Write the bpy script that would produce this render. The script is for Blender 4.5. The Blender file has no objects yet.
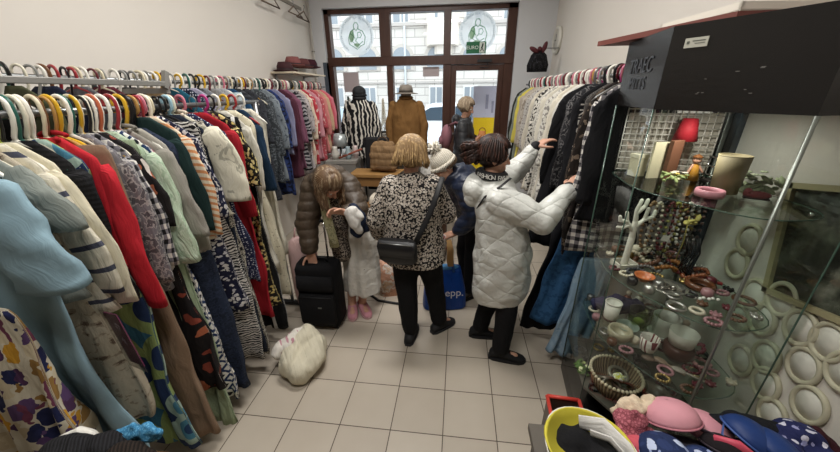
import bpy, bmesh, math, random
import numpy as np
from mathutils import Vector, Matrix, Euler, noise
S = bpy.context.scene
COL = S.collection
PI = math.pi
# ------------------------------------------------------------------ camera
cam_data = bpy.data.cameras.new('camera')
cam_data.sensor_width = 36.0
cam_data.sensor_fit = 'HORIZONTAL'
cam_data.lens = 321.08 / 840 * 36
cam_data.clip_start = 0.02
camera = bpy.data.objects.new('camera', cam_data)
COL.objects.link(camera)
_r = Vector((0.99309, 0.11687, -0.00947)).normalized()
_f = Vector((-0.10795, 0.91666, -0.38482)).normalized()
_r = (_r - _f * _r.dot(_f)).normalized()
_u = _r.cross(_f).normalized()
camera.matrix_world = Matrix(((_r.x, _u.x, -_f.x, 0), (_r.y, _u.y, -_f.y, 0), (_r.z, _u.z, -_f.z, 1.85), (0, 0, 0, 1)))
S.camera = camera
# ------------------------------------------------------------------ world and light
W = bpy.data.worlds.new('overcast_sky')
S.world = W
W.use_nodes = True
_bg = W.node_tree.nodes['Background']
_bg.inputs[0].default_value = (0.86, 0.93, 1.0, 1)
_bg.inputs[1].default_value = 2.9
S.view_settings.view_transform = 'Standard'
S.view_settings.look = 'None'
S.view_settings.gamma = 1
S.view_settings.use_curve_mapping = False
S.view_settings.exposure = 0.12
S.cycles.max_bounces = 10
S.cycles.transparent_max_bounces = 24
S.cycles.glossy_bounces = 4
S.cycles.caustics_reflective = False
S.cycles.caustics_refractive = False
ROOM_LIGHTS = [(-0.55, 0.5, 34), (-0.55, 2.2, 46), (-0.55, 4.0, 22)]   # ceiling panel lamps: x, y, watts

# ------------------------------------------------------------------ helpers
def lin(c):
    if isinstance(c, str):
        c = c.lstrip('#')
        c = [int(c[i:i + 2], 16) / 255 for i in (0, 2, 4)]
    return tuple((v / 12.92 if v <= 0.04045 else ((v + 0.055) / 1.055) ** 2.4) for v in c[:3]) + (1.0,)

def props(o, label=None, cat=None, group=None, kind=None):
    if label: o['label'] = label
    if cat: o['category'] = cat
    if group: o['group'] = group
    if kind: o['kind'] = kind
    return o

def thing(name, label, cat, loc=(0, 0, 0), rz=0.0, group=None):
    o = bpy.data.objects.new(name, None)
    o.empty_display_size = 0.05
    COL.objects.link(o)
    o.location = loc
    o.rotation_euler = (0, 0, rz)
    return props(o, label, cat, group)

class MB:
    """collects shapes of ONE mesh object"""
    def __init__(self):
        self.v, self.f, self.uv = [], [], []
    def add(self, vs, fs, uvs=None):
        b = len(self.v)
        self.v += [tuple(p) for p in vs]
        self.f += [tuple(i + b for i in q) for q in fs]
        self.uv += list(uvs) if uvs is not None else [(p[0] + p[1], p[2]) for p in vs]
        return self
    def box(self, c, s, rot=None, taper=None):
        vs = []
        for z in (-.5, .5):
            k = taper if (taper and z > 0) else 1
            for x, y in ((-.5, -.5), (.5, -.5), (.5, .5), (-.5, .5)):
                p = Vector((x * s[0] * k, y * s[1] * k, z * s[2]))
                if rot is not None: p = rot @ p
                vs.append((p[0] + c[0], p[1] + c[1], p[2] + c[2]))
        return self.add(vs, [(3, 2, 1, 0), (4, 5, 6, 7), (0, 1, 5, 4), (1, 2, 6, 5), (2, 3, 7, 6), (3, 0, 4, 7)])
    def b2(self, x0, x1, y0, y1, z0, z1):
        return self.box(((x0 + x1) / 2, (y0 + y1) / 2, (z0 + z1) / 2), (abs(x1 - x0), abs(y1 - y0), abs(z1 - z0)))
    def prism(self, pts, z0, z1):
        n = len(pts)
        vs = [(p[0], p[1], z0) for p in pts] + [(p[0], p[1], z1) for p in pts]
        fs = [tuple(range(n - 1, -1, -1)), tuple(range(n, 2 * n))] + [(i, (i + 1) % n, n + (i + 1) % n, n + i) for i in range(n)]
        return self.add(vs, fs)
    def rings(self, rings, uvs=None, cap=True, closed=True):
        n = len(rings[0]); b = len(self.v)
        vs = [p for r in rings for p in r]
        fs = []
        for i in range(len(rings) - 1):
            for j in range(n if closed else n - 1):
                k = (j + 1) % n
                fs.append((i * n + j, i * n + k, (i + 1) * n + k, (i + 1) * n + j))
        if cap and closed:
            fs.append(tuple(range(n - 1, -1, -1)))
            fs.append(tuple(range((len(rings) - 1) * n, len(rings) * n)))
        return self.add(vs, fs, uvs)
    def tube(self, pts, rad, n=8, flat=1.0, up=None, cap=True):
        pts = [Vector(p) for p in pts]
        m = len(pts)
        rad = rad if isinstance(rad, (list, tuple)) else [rad] * m
        rings, uvs = [], []
        prev = None
        L = 0
        for i, p in enumerate(pts):
            t = (pts[min(i + 1, m - 1)] - pts[max(i - 1, 0)])
            t = t.normalized() if t.length > 1e-9 else Vector((0, 0, 1))
            if prev is None:
                a = Vector(up) if up else (Vector((0, 0, 1)) if abs(t.z) < .9 else Vector((1, 0, 0)))
            else:
                a = prev
            a = (a - t * a.dot(t))
            a = a.normalized() if a.length > 1e-6 else Vector((1, 0, 0))
            prev = a
            bb = t.cross(a)
            if i: L += (p - pts[i - 1]).length
            r = rad[i]
            rings.append([p + a * (r * math.cos(2 * PI * j / n)) + bb * (r * flat * math.sin(2 * PI * j / n)) for j in range(n)])
            uvs += [(r * 2 * PI * j / n, L) for j in range(n)]
        return self.rings(rings, uvs, cap)
    def lathe(self, prof, c=(0, 0, 0), n=24, sx=1, sy=1, rot=None, wob=0, seed=0):
        rg = []
        for k, (r, z) in enumerate(prof):
            row = []
            for j in range(n):
                a = 2 * PI * j / n
                rr = r * (1 + wob * math.sin(3 * a + seed + k * .7) + wob * .6 * math.sin(5 * a + seed * 2 - k))
                p = Vector((rr * math.cos(a) * sx, rr * math.sin(a) * sy, z))
                if rot is not None: p = rot @ p
                row.append((p[0] + c[0], p[1] + c[1], p[2] + c[2]))
            rg.append(row)
        return self.rings(rg)
    def ball(self, c, r, n=14, rot=None):
        r = r if isinstance(r, (tuple, list)) else (r, r, r)
        m = max(5, n // 2 + 1)
        prof = [(max(1e-4, math.sin(PI * i / m)), -math.cos(PI * i / m)) for i in range(m + 1)]
        rg = []
        for (q, z) in prof:
            row = []
            for j in range(n):
                a = 2 * PI * j / n
                p = Vector((q * math.cos(a) * r[0], q * math.sin(a) * r[1], z * r[2]))
                if rot is not None: p = rot @ p
                row.append((p[0] + c[0], p[1] + c[1], p[2] + c[2]))
            rg.append(row)
        return self.rings(rg)
    def cone(self, p0, p1, r0, r1, n=14):
        """tapered limb with round ends"""
        p0, p1 = Vector(p0), Vector(p1)
        d = p1 - p0
        L = d.length
        d = d / L if L > 1e-6 else Vector((0, 0, 1))
        pts, rs = [], []
        for a in (-80, -55, -28, 0):
            pts.append(p0 + d * (r0 * math.sin(math.radians(a)))); rs.append(r0 * math.cos(math.radians(a)))
        for a in (0, 28, 55, 80):
            pts.append(p1 + d * (r1 * math.sin(math.radians(a)))); rs.append(r1 * math.cos(math.radians(a)))
        return self.tube(pts, rs, n)
    def chain(self, pts, rs, n=14):
        for i in range(len(pts) - 1):
            self.cone(pts[i], pts[i + 1], rs[i], rs[i + 1], n)
        return self
    def tor(self, c, R, r, n=32, m=8, rot=None, a0=0, a1=2 * PI, sx=1, sy=1):
        full = abs(a1 - a0 - 2 * PI) < 1e-6
        rg = []
        for i in range(n if full else n + 1):
            a = a0 + (a1 - a0) * i / n
            row = []
            for j in range(m):
                b = 2 * PI * j / m
                p = Vector(((R + r * math.cos(b)) * math.cos(a) * sx, (R + r * math.cos(b)) * math.sin(a) * sy, r * math.sin(b)))
                if rot is not None: p = rot @ p
                row.append((p[0] + c[0], p[1] + c[1], p[2] + c[2]))
            rg.append(row)
        if full: rg.append(rg[0])
        return self.rings(rg, cap=not full)
    def mesh(self, name):
        me = bpy.data.meshes.new(name)
        me.from_pydata(self.v, [], self.f)
        uvl = me.uv_layers.new(name='UVMap')
        vi = np.empty(len(me.loops), dtype=np.int32)
        me.loops.foreach_get('vertex_index', vi)
        uvl.data.foreach_set('uv', np.array(self.uv, dtype=np.float32)[vi].ravel())
        me.update()
        return me

def link(name, me, m, parent=None, smooth=True, loc=None):
    if m is not None:
        me.materials.clear(); me.materials.append(m)
    if smooth:
        me.polygons.foreach_set('use_smooth', [True] * len(me.polygons))
    o = bpy.data.objects.new(name, me)
    COL.objects.link(o)
    if parent: o.parent = parent
    if loc: o.location = loc
    return o

def obj(name, mb, m, parent=None, smooth=True, loc=None, label=None, bev=0):
    o = link(name, mb.mesh(name), m, parent, smooth, loc)
    if bev:
        b = o.modifiers.new('bevel', 'BEVEL'); b.width = bev; b.segments = 2; b.limit_method = 'ANGLE'
    if label: o['label'] = label
    return o

def struct(name, mb, m, bev=0):
    o = obj(name, mb, m, None, False, bev=bev)
    o['kind'] = 'structure'
    return o

def single(name, mb, m, label, cat, group=None, loc=None, smooth=True, bev=0, rz=0):
    o = obj(name, mb, m, None, smooth, loc, bev=bev)
    if rz: o.rotation_euler = (0, 0, rz)
    return props(o, label, cat, group)

def dup(root, loc=None, rz=None, label=None):
    r = root.copy(); COL.objects.link(r)
    if loc is not None: r.location = loc
    if rz is not None: r.rotation_euler = (0, 0, rz)
    if label: r['label'] = label
    for ch in list(root.children):
        c = ch.copy(); COL.objects.link(c); c.parent = r
        for g in ch.children:
            d = g.copy(); COL.objects.link(d); d.parent = c
    return r

def remeshed(name, mb, m, parent, voxel, smooth=4, disp=None, cut=None, loc=None):
    """fuse overlapping round limbs into one continuous skin"""
    me = mb.mesh('tmp')
    o = bpy.data.objects.new('tmp', me); COL.objects.link(o)
    r = o.modifiers.new('r', 'REMESH'); r.mode = 'VOXEL'; r.voxel_size = voxel
    if smooth:
        s = o.modifiers.new('s', 'SMOOTH'); s.factor = .5; s.iterations = smooth
    dg = bpy.context.evaluated_depsgraph_get()
    dg.update()
    ev = o.evaluated_get(dg)
    me2 = bpy.data.meshes.new_from_object(ev)
    bpy.data.objects.remove(o, do_unlink=True); bpy.data.meshes.remove(me)
    n = len(me2.vertices)
    co = np.empty(n * 3); me2.vertices.foreach_get('co', co); co = co.reshape(-1, 3)
    if disp is not None:
        no = np.empty(n * 3); me2.vertex_normals.foreach_get('vector', no); no = no.reshape(-1, 3)
        co = co + no * disp(co)[:, None]
        me2.vertices.foreach_set('co', co.ravel())
    uvl = me2.uv_layers.get('UVMap') or me2.uv_layers.new(name='UVMap')
    vi = np.empty(len(me2.loops), dtype=np.int32); me2.loops.foreach_get('vertex_index', vi)
    uv = np.stack([co[:, 0] + co[:, 1] * .8, co[:, 2]], -1)
    uvl.data.foreach_set('uv', uv[vi].astype(np.float32).ravel())
    me2.update(); me2.name = name
    return link(name, me2, m, parent, True, loc)

# ------------------------------------------------------------------ materials
class NT:
    def __init__(s, name):
        s.m = bpy.data.materials.new(name); s.m.use_nodes = True
        s.t = s.m.node_tree; s.b = s.t.nodes['Principled BSDF']; s.out = s.t.nodes['Material Output']
    def n(s, typ, ins=None, **kw):
        d = s.t.nodes.new('ShaderNode' + typ)
        for k, v in kw.items(): setattr(d, k, v)
        for k, v in (ins or {}).items(): s.set(d.inputs[k], v)
        return d
    def set(s, sock, v):
        if hasattr(v, 'is_output') or isinstance(v, bpy.types.NodeSocket): s.t.links.new(v, sock)
        else: sock.default_value = v
    def math(s, op, a, b=0.0, c=None):
        d = s.n('Math', operation=op); s.set(d.inputs[0], a); s.set(d.inputs[1], b)
        if c is not None: s.set(d.inputs[2], c)
        return d.outputs[0]
    def mix(s, fac, a, b):
        d = s.n('Mix', data_type='RGBA'); s.set(d.inputs[0], fac); s.set(d.inputs[6], a); s.set(d.inputs[7], b)
        return d.outputs[2]
    def ramp(s, fac, stops, const=False):
        d = s.n('ValToRGB'); cr = d.color_ramp
        cr.interpolation = 'CONSTANT' if const else 'LINEAR'
        while len(cr.elements) > len(stops): cr.elements.remove(cr.elements[-1])
        while len(cr.elements) < len(stops): cr.elements.new(1.0)
        for e, (p, c) in zip(cr.elements, stops):
            e.position = p; e.color = c
        s.set(d.inputs[0], fac)
        return d.outputs[0]
    def coord(s, kind='UV', scale=(1, 1, 1), loc=(0, 0, 0), rot=(0, 0, 0)):
        c = s.n('TexCoord').outputs[kind]
        mp = s.n('Mapping'); s.set(mp.inputs[0], c)
        mp.inputs['Scale'].default_value = scale; mp.inputs['Location'].default_value = loc; mp.inputs['Rotation'].default_value = rot
        return mp.outputs[0]
    def xyz(s, v):
        d = s.n('SeparateXYZ'); s.set(d.inputs[0], v); return d.outputs
    def noise(s, v, scale, detail=2, out=0, dist=0):
        d = s.n('TexNoise'); s.set(d.inputs['Vector'], v); d.inputs['Scale'].default_value = scale
        d.inputs['Detail'].default_value = detail; d.inputs['Distortion'].default_value = dist
        return d.outputs[out]
    def vor(s, v, scale, out='Distance', feature='F1', rnd=1.0):
        d = s.n('TexVoronoi', feature=feature); s.set(d.inputs['Vector'], v); d.inputs['Scale'].default_value = scale
        d.inputs['Randomness'].default_value = rnd
        return d.outputs[out]
    def bump(s, h, strength=.3, dist=.01):
        d = s.n('Bump'); s.set(d.inputs['Height'], h); d.inputs['Strength'].default_value = strength; d.inputs['Distance'].default_value = dist
        s.t.links.new(d.outputs[0], s.b.inputs['Normal'])
    def fin(s, col=None, rough=.8, metal=0, spec=.3, **kw):
        if col is not None: s.set(s.b.inputs['Base Color'], col)
        s.set(s.b.inputs['Roughness'], rough); s.b.inputs['Metallic'].default_value = metal
        s.b.inputs['Specular IOR Level'].default_value = spec
        for k, v in kw.items(): s.b.inputs[k].default_value = v
        return s.m

_plain = {}
def plain(c, rough=.6, metal=0, spec=.4, **kw):
    k = (str(c), rough, metal, spec, str(kw))
    if k not in _plain:
        t = NT('surface'); _plain[k] = t.fin(lin(c), rough, metal, spec, **kw)
    return _plain[k]

_fab = {}
def fabric(kind, cols, sc=1.0, rough=.85, sheen=0.0, p=.5, wr=.5, rot=0, sy=1.0, cd='UV'):
    """cloth: kind of print, colours, print scale in repeats per metre"""
    key = (kind, tuple(cols), sc, rough, p, wr, rot, sy, cd)
    if key in _fab: return _fab[key]
    t = NT('cloth')
    C = [lin(c) for c in cols]
    v = t.coord(cd, rot=(0, 0, rot))
    vs = t.coord(cd, scale=(1, sy, 1), rot=(0, 0, rot))
    nz = t.noise(v, 9, 3)
    if kind == 'plain':
        c = C[0]
    elif kind == 'stripe':
        x = t.xyz(v)[1]
        fr = t.math('FRACT', t.math('MULTIPLY', x, sc))
        if len(C) == 2: c = t.mix(t.math('LESS_THAN', fr, p), C[0], C[1])
        else: c = t.ramp(fr, [(i / len(C), q) for i, q in enumerate(C)], True)
    elif kind == 'wavy':        # zebra and marbled prints
        w = t.n('TexWave', wave_type='BANDS', bands_direction='Y'); t.set(w.inputs['Vector'], v)
        w.inputs['Scale'].default_value = sc; w.inputs['Distortion'].default_value = 7; w.inputs['Detail'].default_value = 2; w.inputs['Detail Scale'].default_value = 1.2
        c = t.ramp(w.outputs[1], [(i / len(C) if len(C) != 2 else i * p, q) for i, q in enumerate(C)], True)
    elif kind == 'dots':
        d = t.vor(vs, sc, rnd=.35)
        c = t.mix(t.math('LESS_THAN', d, p), C[0], C[1])
    elif kind == 'floral':      # first colour is the ground
        dv = t.n('VectorMath', operation='ADD'); t.set(dv.inputs[0], vs)
        nn = t.noise(v, sc * .9, 2, 1)
        sc2 = t.n('VectorMath', operation='SCALE'); t.set(sc2.inputs[0], nn); sc2.inputs['Scale'].default_value = 1.1 / sc
        t.set(dv.inputs[1], sc2.outputs[0])
        d = t.vor(dv.outputs[0], sc); cc = t.vor(dv.outputs[0], sc, 'Color')
        r = t.ramp(t.xyz(cc)[0], [(i / max(1, len(C) - 1), q) for i, q in enumerate(C[1:])], True)
        c = t.mix(t.math('LESS_THAN', d, p), C[0], r)
    elif kind == 'blotch':
        nb = t.noise(vs, sc, 3)
        c = t.ramp(nb, [(0, C[0])] + [(p + .07 * i, q) for i, q in enumerate(C[1:])], True)
    elif kind == 'plaid':
        x = t.xyz(v)
        a = t.math('LESS_THAN', t.math('FRACT', t.math('MULTIPLY', x[0], sc)), p)
        b = t.math('LESS_THAN', t.math('FRACT', t.math('MULTIPLY', x[1], sc)), p)
        s_ = t.math('MULTIPLY', t.math('ADD', a, b), .5)
        mid = C[2] if len(C) > 2 else tuple((C[0][i] + C[1][i]) / 2 for i in range(4))
        c = t.ramp(s_, [(0, C[0]), (.3, mid), (.8, C[1])], True)
    elif kind == 'rings':
        d = t.vor(vs, sc); w = t.math('FRACT', t.math('MULTIPLY', d, 1.25))
        c = t.ramp(w, [(i / len(C), q) for i, q in enumerate(C)], True)
    elif kind == 'diamond':
        x = t.xyz(v)
        a = t.math('ABSOLUTE', t.math('SUBTRACT', t.math('FRACT', t.math('MULTIPLY', x[0], sc)), .5))
        b = t.math('ABSOLUTE', t.math('SUBTRACT', t.math('FRACT', t.math('MULTIPLY', x[1], sc * sy)), .5))
        c = t.ramp(t.math('ADD', a, b), [(i / len(C), q) for i, q in enumerate(C)], True)
    elif kind == 'lace':
        d = t.vor(v, sc, feature='DISTANCE_TO_EDGE')
        c = t.mix(t.math('LESS_THAN', d, p), C[0], C[1])
    g = t.n('HueSaturation'); t.set(g.inputs['Color'], c)
    t.set(g.inputs['Value'], t.math('ADD', t.math('MULTIPLY', nz, .3), .85))
    w1 = t.noise(t.coord(cd, scale=(1, .3, 1)), 22, 3, dist=.5)
    w2 = t.noise(v, 420, 1)
    t.bump(t.math('ADD', w1, t.math('MULTIPLY', w2, .06)), wr, .03)
    _fab[key] = t.fin(g.outputs[0], rough, 0, .2)
    return _fab[key]

def glass_sheet(name, tint, refl=1.0, rough=.02, f0=.05):
    """thin clear pane: see-through with a Fresnel mirror on top"""
    t = NT(name)
    tr = t.n('BsdfTransparent'); tr.inputs[0].default_value = lin(tint)
    gl = t.n('BsdfGlossy'); gl.inputs['Roughness'].default_value = rough
    fr = t.n('Fresnel'); fr.inputs[0].default_value = 1.5
    ms = t.n('MixShader'); bf = t.n('NewGeometry').outputs['Backfacing']
    t.set(ms.inputs[0], t.math('MULTIPLY', t.math('MINIMUM', t.math('MULTIPLY', fr.outputs[0], refl), .9), t.math('SUBTRACT', 1.0, bf)))
    t.t.links.new(tr.outputs[0], ms.inputs[1]); t.t.links.new(gl.outputs[0], ms.inputs[2])
    t.t.links.new(ms.outputs[0], t.out.inputs[0])
    return t.m

def emitter(c, s):
    t = NT('glow_surface'); return t.fin((0, 0, 0, 1), .5, 0, 0, **{'Emission Color': lin(c), 'Emission Strength': s})

def glyphs(s, size, m, name, parent, loc, rot, align='CENTER', extr=.0005, sx=1.0):
    cu = bpy.data.curves.new('t', 'FONT'); cu.body = s; cu.size = size; cu.align_x = align; cu.align_y = 'CENTER'; cu.extrude = extr
    o = bpy.data.objects.new('t', cu); COL.objects.link(o)
    dg = bpy.context.evaluated_depsgraph_get(); dg.update()
    me = bpy.data.meshes.new_from_object(o.evaluated_get(dg))
    bpy.data.objects.remove(o, do_unlink=True)
    o = link(name, me, m, parent, False)
    o.location = loc; o.rotation_euler = rot; o.scale = (sx, 1, 1)
    return o

CHROME = plain('#c8c8c6', .22, 1.0)
STEEL = plain('#8e9090', .4, .9)
DARKMETAL = plain('#3a3a3c', .4, .7)
BLACK = plain('#101012', .5)
WHITE_P = plain('#e8e6e0', .4)
BROWNWOOD = plain('#4a2c20', .45)
# ------------------------------------------------------------------ room shell
XL, XR, YB, YF, ZC = -2.35, 1.34, 5.55, -2.2, 3.5
def wall_mat(c):
    t = NT('painted_plaster'); v = t.coord('Object')
    n = t.noise(v, 2.5, 4); k = t.noise(v, 60, 2)
    t.bump(k, .06, .004)
    a = lin(c)
    return t.fin(t.mix(n, tuple(q * .94 for q in a[:3]) + (1,), a), .75, 0, .2)
WALLM = wall_mat('#d9d3ca'); WALLB = wall_mat('#d3d4d6')
t = NT('floor_tiles')
xy = t.xyz(t.coord('Object'))
TS = .3105
gx = t.math('DIVIDE', t.math('ADD', xy[0], .958), TS); gy = t.math('DIVIDE', t.math('SUBTRACT', xy[1], 2.195), TS)
def _edge(g):
    f = t.math('FRACT', g)
    return t.math('LESS_THAN', t.math('MINIMUM', f, t.math('SUBTRACT', 1.0, f)), .009)
line = t.math('MAXIMUM', _edge(gx), _edge(gy))
cid = t.n('CombineXYZ'); t.set(cid.inputs[0], t.math('FLOOR', gx)); t.set(cid.inputs[1], t.math('FLOOR', gy))
wn = t.n('TexWhiteNoise', noise_dimensions='2D'); t.set(wn.inputs['Vector'], cid.outputs[0])
nn = t.noise(t.coord('Object'), 7, 4)
tile = t.mix(t.math('MULTIPLY', t.math('ADD', wn.outputs[0], nn), .5), lin('#aa9f90'), lin('#bab0a1'))
c = t.mix(line, tile, lin('#4d4238'))
t.bump(t.math('SUBTRACT', 1.0, line), .3, .003)
FLOORM = t.fin(c, t.math('ADD', .3, t.math('MULTIPLY', nn, .2)), 0, .45)
struct('floor', MB().b2(XL - .1, XR + .1, YF - .1, YB + .5, -.1, 0), FLOORM)
struct('floor_platform', MB().b2(XL, XR, 4.25, YB + .3, 0.0, .18), FLOORM)
struct('ceiling', MB().b2(XL - .1, XR + .1, YF - .1, YB + .1, ZC, ZC + .1), WALLM)
struct('wall_left', MB().b2(XL - .12, XL, YF, YB, 0, ZC), WALLM)
struct('wall_right', MB().b2(XR, XR + .12, YF, YB, 0, ZC), WALLM)
struct('wall_front', MB().b2(XL - .12, XR + .12, YF - .12, YF, 0, ZC), wall_mat('#6a6058'))
wb = MB()
WX0, WX1, WZ1 = -2.14, .80, 3.03
wb.b2(XL - .12, WX0 , YB, YB + .35, 0, ZC); wb.b2(WX1, XR + .12, YB, YB + .35, 0, ZC)
wb.b2(WX0, WX1, YB, YB + .35, WZ1, ZC); wb.b2(WX0, -.30, YB + .1, YB + .35, 0, .55)
struct('wall_back', wb, WALLB)
# shop window: brown frame, clear panes
t = NT('brown_frame'); n = t.noise(t.coord('Object', scale=(1, 1, .15)), 30, 3)
FRAMEM = t.fin(t.mix(n, lin('#3b241c'), lin('#54362a')), .4, 0, .4)
PANEM = glass_sheet('window_glass', '#fbfdfd', .6)
FY = 5.70
fr = MB()
def bar(x0, x1, z0, z1, d=.07): fr.b2(x0, x1, FY - d, FY + d, z0, z1)
bar(-2.14, -2.065, .5, 3.03); bar(.665, .80, .18, 3.03); bar(-2.14, .80, 2.965, 3.03)
bar(-2.14, .80, 2.245, 2.375, .085)
bar(-1.27, -1.10, 2.375, 2.97); bar(-.275, -.165, 2.375, 2.97)
bar(-1.18, -1.08, .55, 2.25); bar(-.275, -.15, .18, 2.25)
bar(-2.14, -.2, .48, .58, .1)
w1 = struct('window_1', fr, FRAMEM, .004)
pn = MB()
for x0, x1, z0, z1 in ((-2.065, -1.27, 2.375, 2.965), (-1.10, -.275, 2.375, 2.965), (-.165, .665, 2.375, 2.965), (-2.065, -1.18, .58, 2.245), (-1.08, -.275, .58, 2.245)):
    q = MB().b2(x0, x1, FY - .004, FY + .004, z0, z1)
    obj('pane', q, PANEM, w1, False)
d1 = MB()
for x0, x1, z0, z1 in ((-.15, -.065, .2, 2.24), (.585, .665, .2, 2.24), (-.065, .585, 2.16, 2.24), (-.065, .585, .2, .45)):
    d1.b2(x0, x1, FY - .05, FY + .03, z0, z1)
dr = struct('door_1', d1, FRAMEM, .004)
obj('pane', MB().b2(-.065, .585, FY - .004, FY + .004, .45, 2.16), PANEM, dr, False)
obj('door_handle', MB().tube([(-.11, FY - .05, 1.2), (-.11, FY - .1, 1.2), (.0, FY - .1, 1.2)], .01), CHROME, dr)
obj('door_closer', MB().b2(.25, .47, FY - .12, FY - .085, 2.27, 2.31).tube([(.40, FY - .1, 2.27), (.42, FY - .1, 2.19), (.3, FY - .08, 2.2)], .008), DARKMETAL, dr, False)
# reveal left of the window: its shade put into a dark strip
struct('reveal_shade', MB().b2(-2.20, -2.14, YB - .004, YB + .3, .5, 2.3), plain('#4c5560', .5))
# heating pipe in the corner
pipe = MB().tube([(-2.30, 5.47, 0), (-2.30, 5.47, 3.5)], .016, 10)
p_ = single('pipe', pipe, plain('#b9b5ae', .5), 'pale vertical heating pipe in the corner by the shop window', 'pipe')
obj('clamp', MB().tor((-2.30, 5.47, 2.45), .02, .008), plain('#8c8880', .5), p_)
# ceiling lamps
for i, (x, y, w) in enumerate(ROOM_LIGHTS):
    nm = thing('ceiling_light', 'flush white ceiling panel lamp, %s' % ('nearest the back of the shop', 'above the middle of the aisle', 'nearest the shop window')[i], 'lamp', (x, y, ZC), 0, 'ceiling lamps')
    obj('housing', MB().box((0, 0, -.02), (1.25, .34, .04)), WHITE_P, nm, False)
    obj('diffuser', MB().box((0, 0, -.042), (1.18, .28, .006)), emitter('#fff6ea', 6), nm, False)
    ld = bpy.data.lights.new('lamp_glow', 'AREA'); ld.shape = 'RECTANGLE'; ld.size = 1.2; ld.size_y = .3; ld.energy = w; ld.color = (1.0, .985, .96)
    lo = bpy.data.objects.new('lamp_glow', ld); COL.objects.link(lo); lo.parent = nm; lo.location = (0, 0, -.05)

# ------------------------------------------------------------------ street outside
t = NT('asphalt'); ROADM = t.fin(t.mix(t.noise(t.coord('Object'), 20, 3), lin('#8c8f92'), lin('#a4a7a9')), .8)
struct('street', MB().b2(-30, 24, 6.0, 40, -.1, .02), ROADM)
struct('pavement', MB().b2(-30, 24, 6.0, 7.6, .0, .14), plain('#c1c2c2', .8))
t = NT('stone_blocks'); v = t.coord('Object', rot=(PI / 2, 0, 0))
br = t.n('TexBrick', offset=.5); t.set(br.inputs['Vector'], v)
br.inputs['Color1'].default_value = lin('#d6cfc7'); br.inputs['Color2'].default_value = lin('#cbc4bc'); br.inputs['Mortar'].default_value = lin('#a19a93')
br.inputs['Scale'].default_value = 1; br.inputs['Mortar Size'].default_value = .02; br.inputs['Brick Width'].default_value = 1.1; br.inputs['Row Height'].default_value = .42
STONE = t.fin(br.outputs[0], .85)
PLAST = plain('#e2d8cc', .8)
FAC = 20.0
bld = thing('stone_building', 'pale stone apartment house with arched windows across the street', 'building', (-2, FAC, 0))
w_ = MB().b2(-24, 24, .0, .6, 0, 14)
obj('facade', w_, STONE, bld, False)
obj('cornice', MB().b2(-24, 24, -.18, 0, 5.15, 5.3).b2(-24, 24, -.12, 0, 2.32, 2.42), plain('#b5ada6', .8), bld, False)
obj('bay', MB().prism([(.1, 0), (.35, -.9), (1.6, -.9), (1.85, 0)], 4.15, 9).prism([(.5, 0), (.7, -.5), (1.3, -.5), (1.5, 0)], 3.75, 4.15), PLAST, bld, False)
obj('downpipe', MB().tube([(-1.1, -.1, 0), (-1.1, -.1, 12)], .06), plain('#dfe3e6', .5), bld)
GLZ = plain('#878d92', .15, 0, .6)
STN2 = plain('#bdb4aa', .8)
def arch(x, z, w, h):
    pts = [(x - w / 2, z), (x + w / 2, z)] + [(x + w / 2 * math.cos(a * PI / 10), z + h + w / 2 * math.sin(a * PI / 10)) for a in range(11)]
    return pts
def vprism(mb, pts, y0, y1):
    n = len(pts)
    vs = [(p[0], y0, p[1]) for p in pts] + [(p[0], y1, p[1]) for p in pts]
    mb.add(vs, [tuple(range(n)), tuple(range(2 * n - 1, n - 1, -1))] + [(i, n + i, n + (i + 1) % n, (i + 1) % n) for i in range(n)])
for x in (-5.2, -3.25, -1.3, .65, 2.6, 4.55, 6.5):
    f_ = MB(); vprism(f_, arch(x, 3.0, 1.4, .62), -.07, .02)
    a = obj('arched_window', f_, STN2, bld, False)
    g_ = MB(); vprism(g_, arch(x, 3.05, 1.0, .6), -.1, -.07); obj('pane', g_, GLZ, a, False)
    f2 = MB().b2(x - .42, x + .42, -.06, 0, 1.0, 2.2); a2 = obj('window', f2, plain('#d9d5cf', .6), bld, False)
    obj('pane', MB().b2(x - .33, x - .04, -.08, -.06, 1.1, 2.1).b2(x + .04, x + .33, -.08, -.06, 1.1, 2.1), GLZ, a2, False)
    f3 = MB().b2(x - .5, x + .5, -.06, 0, 5.25, 7.0); a3 = obj('window', f3, plain('#d9d5cf', .6), bld, False)
    obj('pane', MB().b2(x - .4, x - .05, -.08, -.06, 5.35, 6.9).b2(x + .05, x + .4, -.08, -.06, 5.35, 6.9), GLZ, a3, False)
obj('window', MB().b2(1.05, 1.45, -.93, -.88, 5.35, 5.75).b2(.6, .75, -.93, -.88, 5.35, 5.75), GLZ, bld, False)
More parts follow.
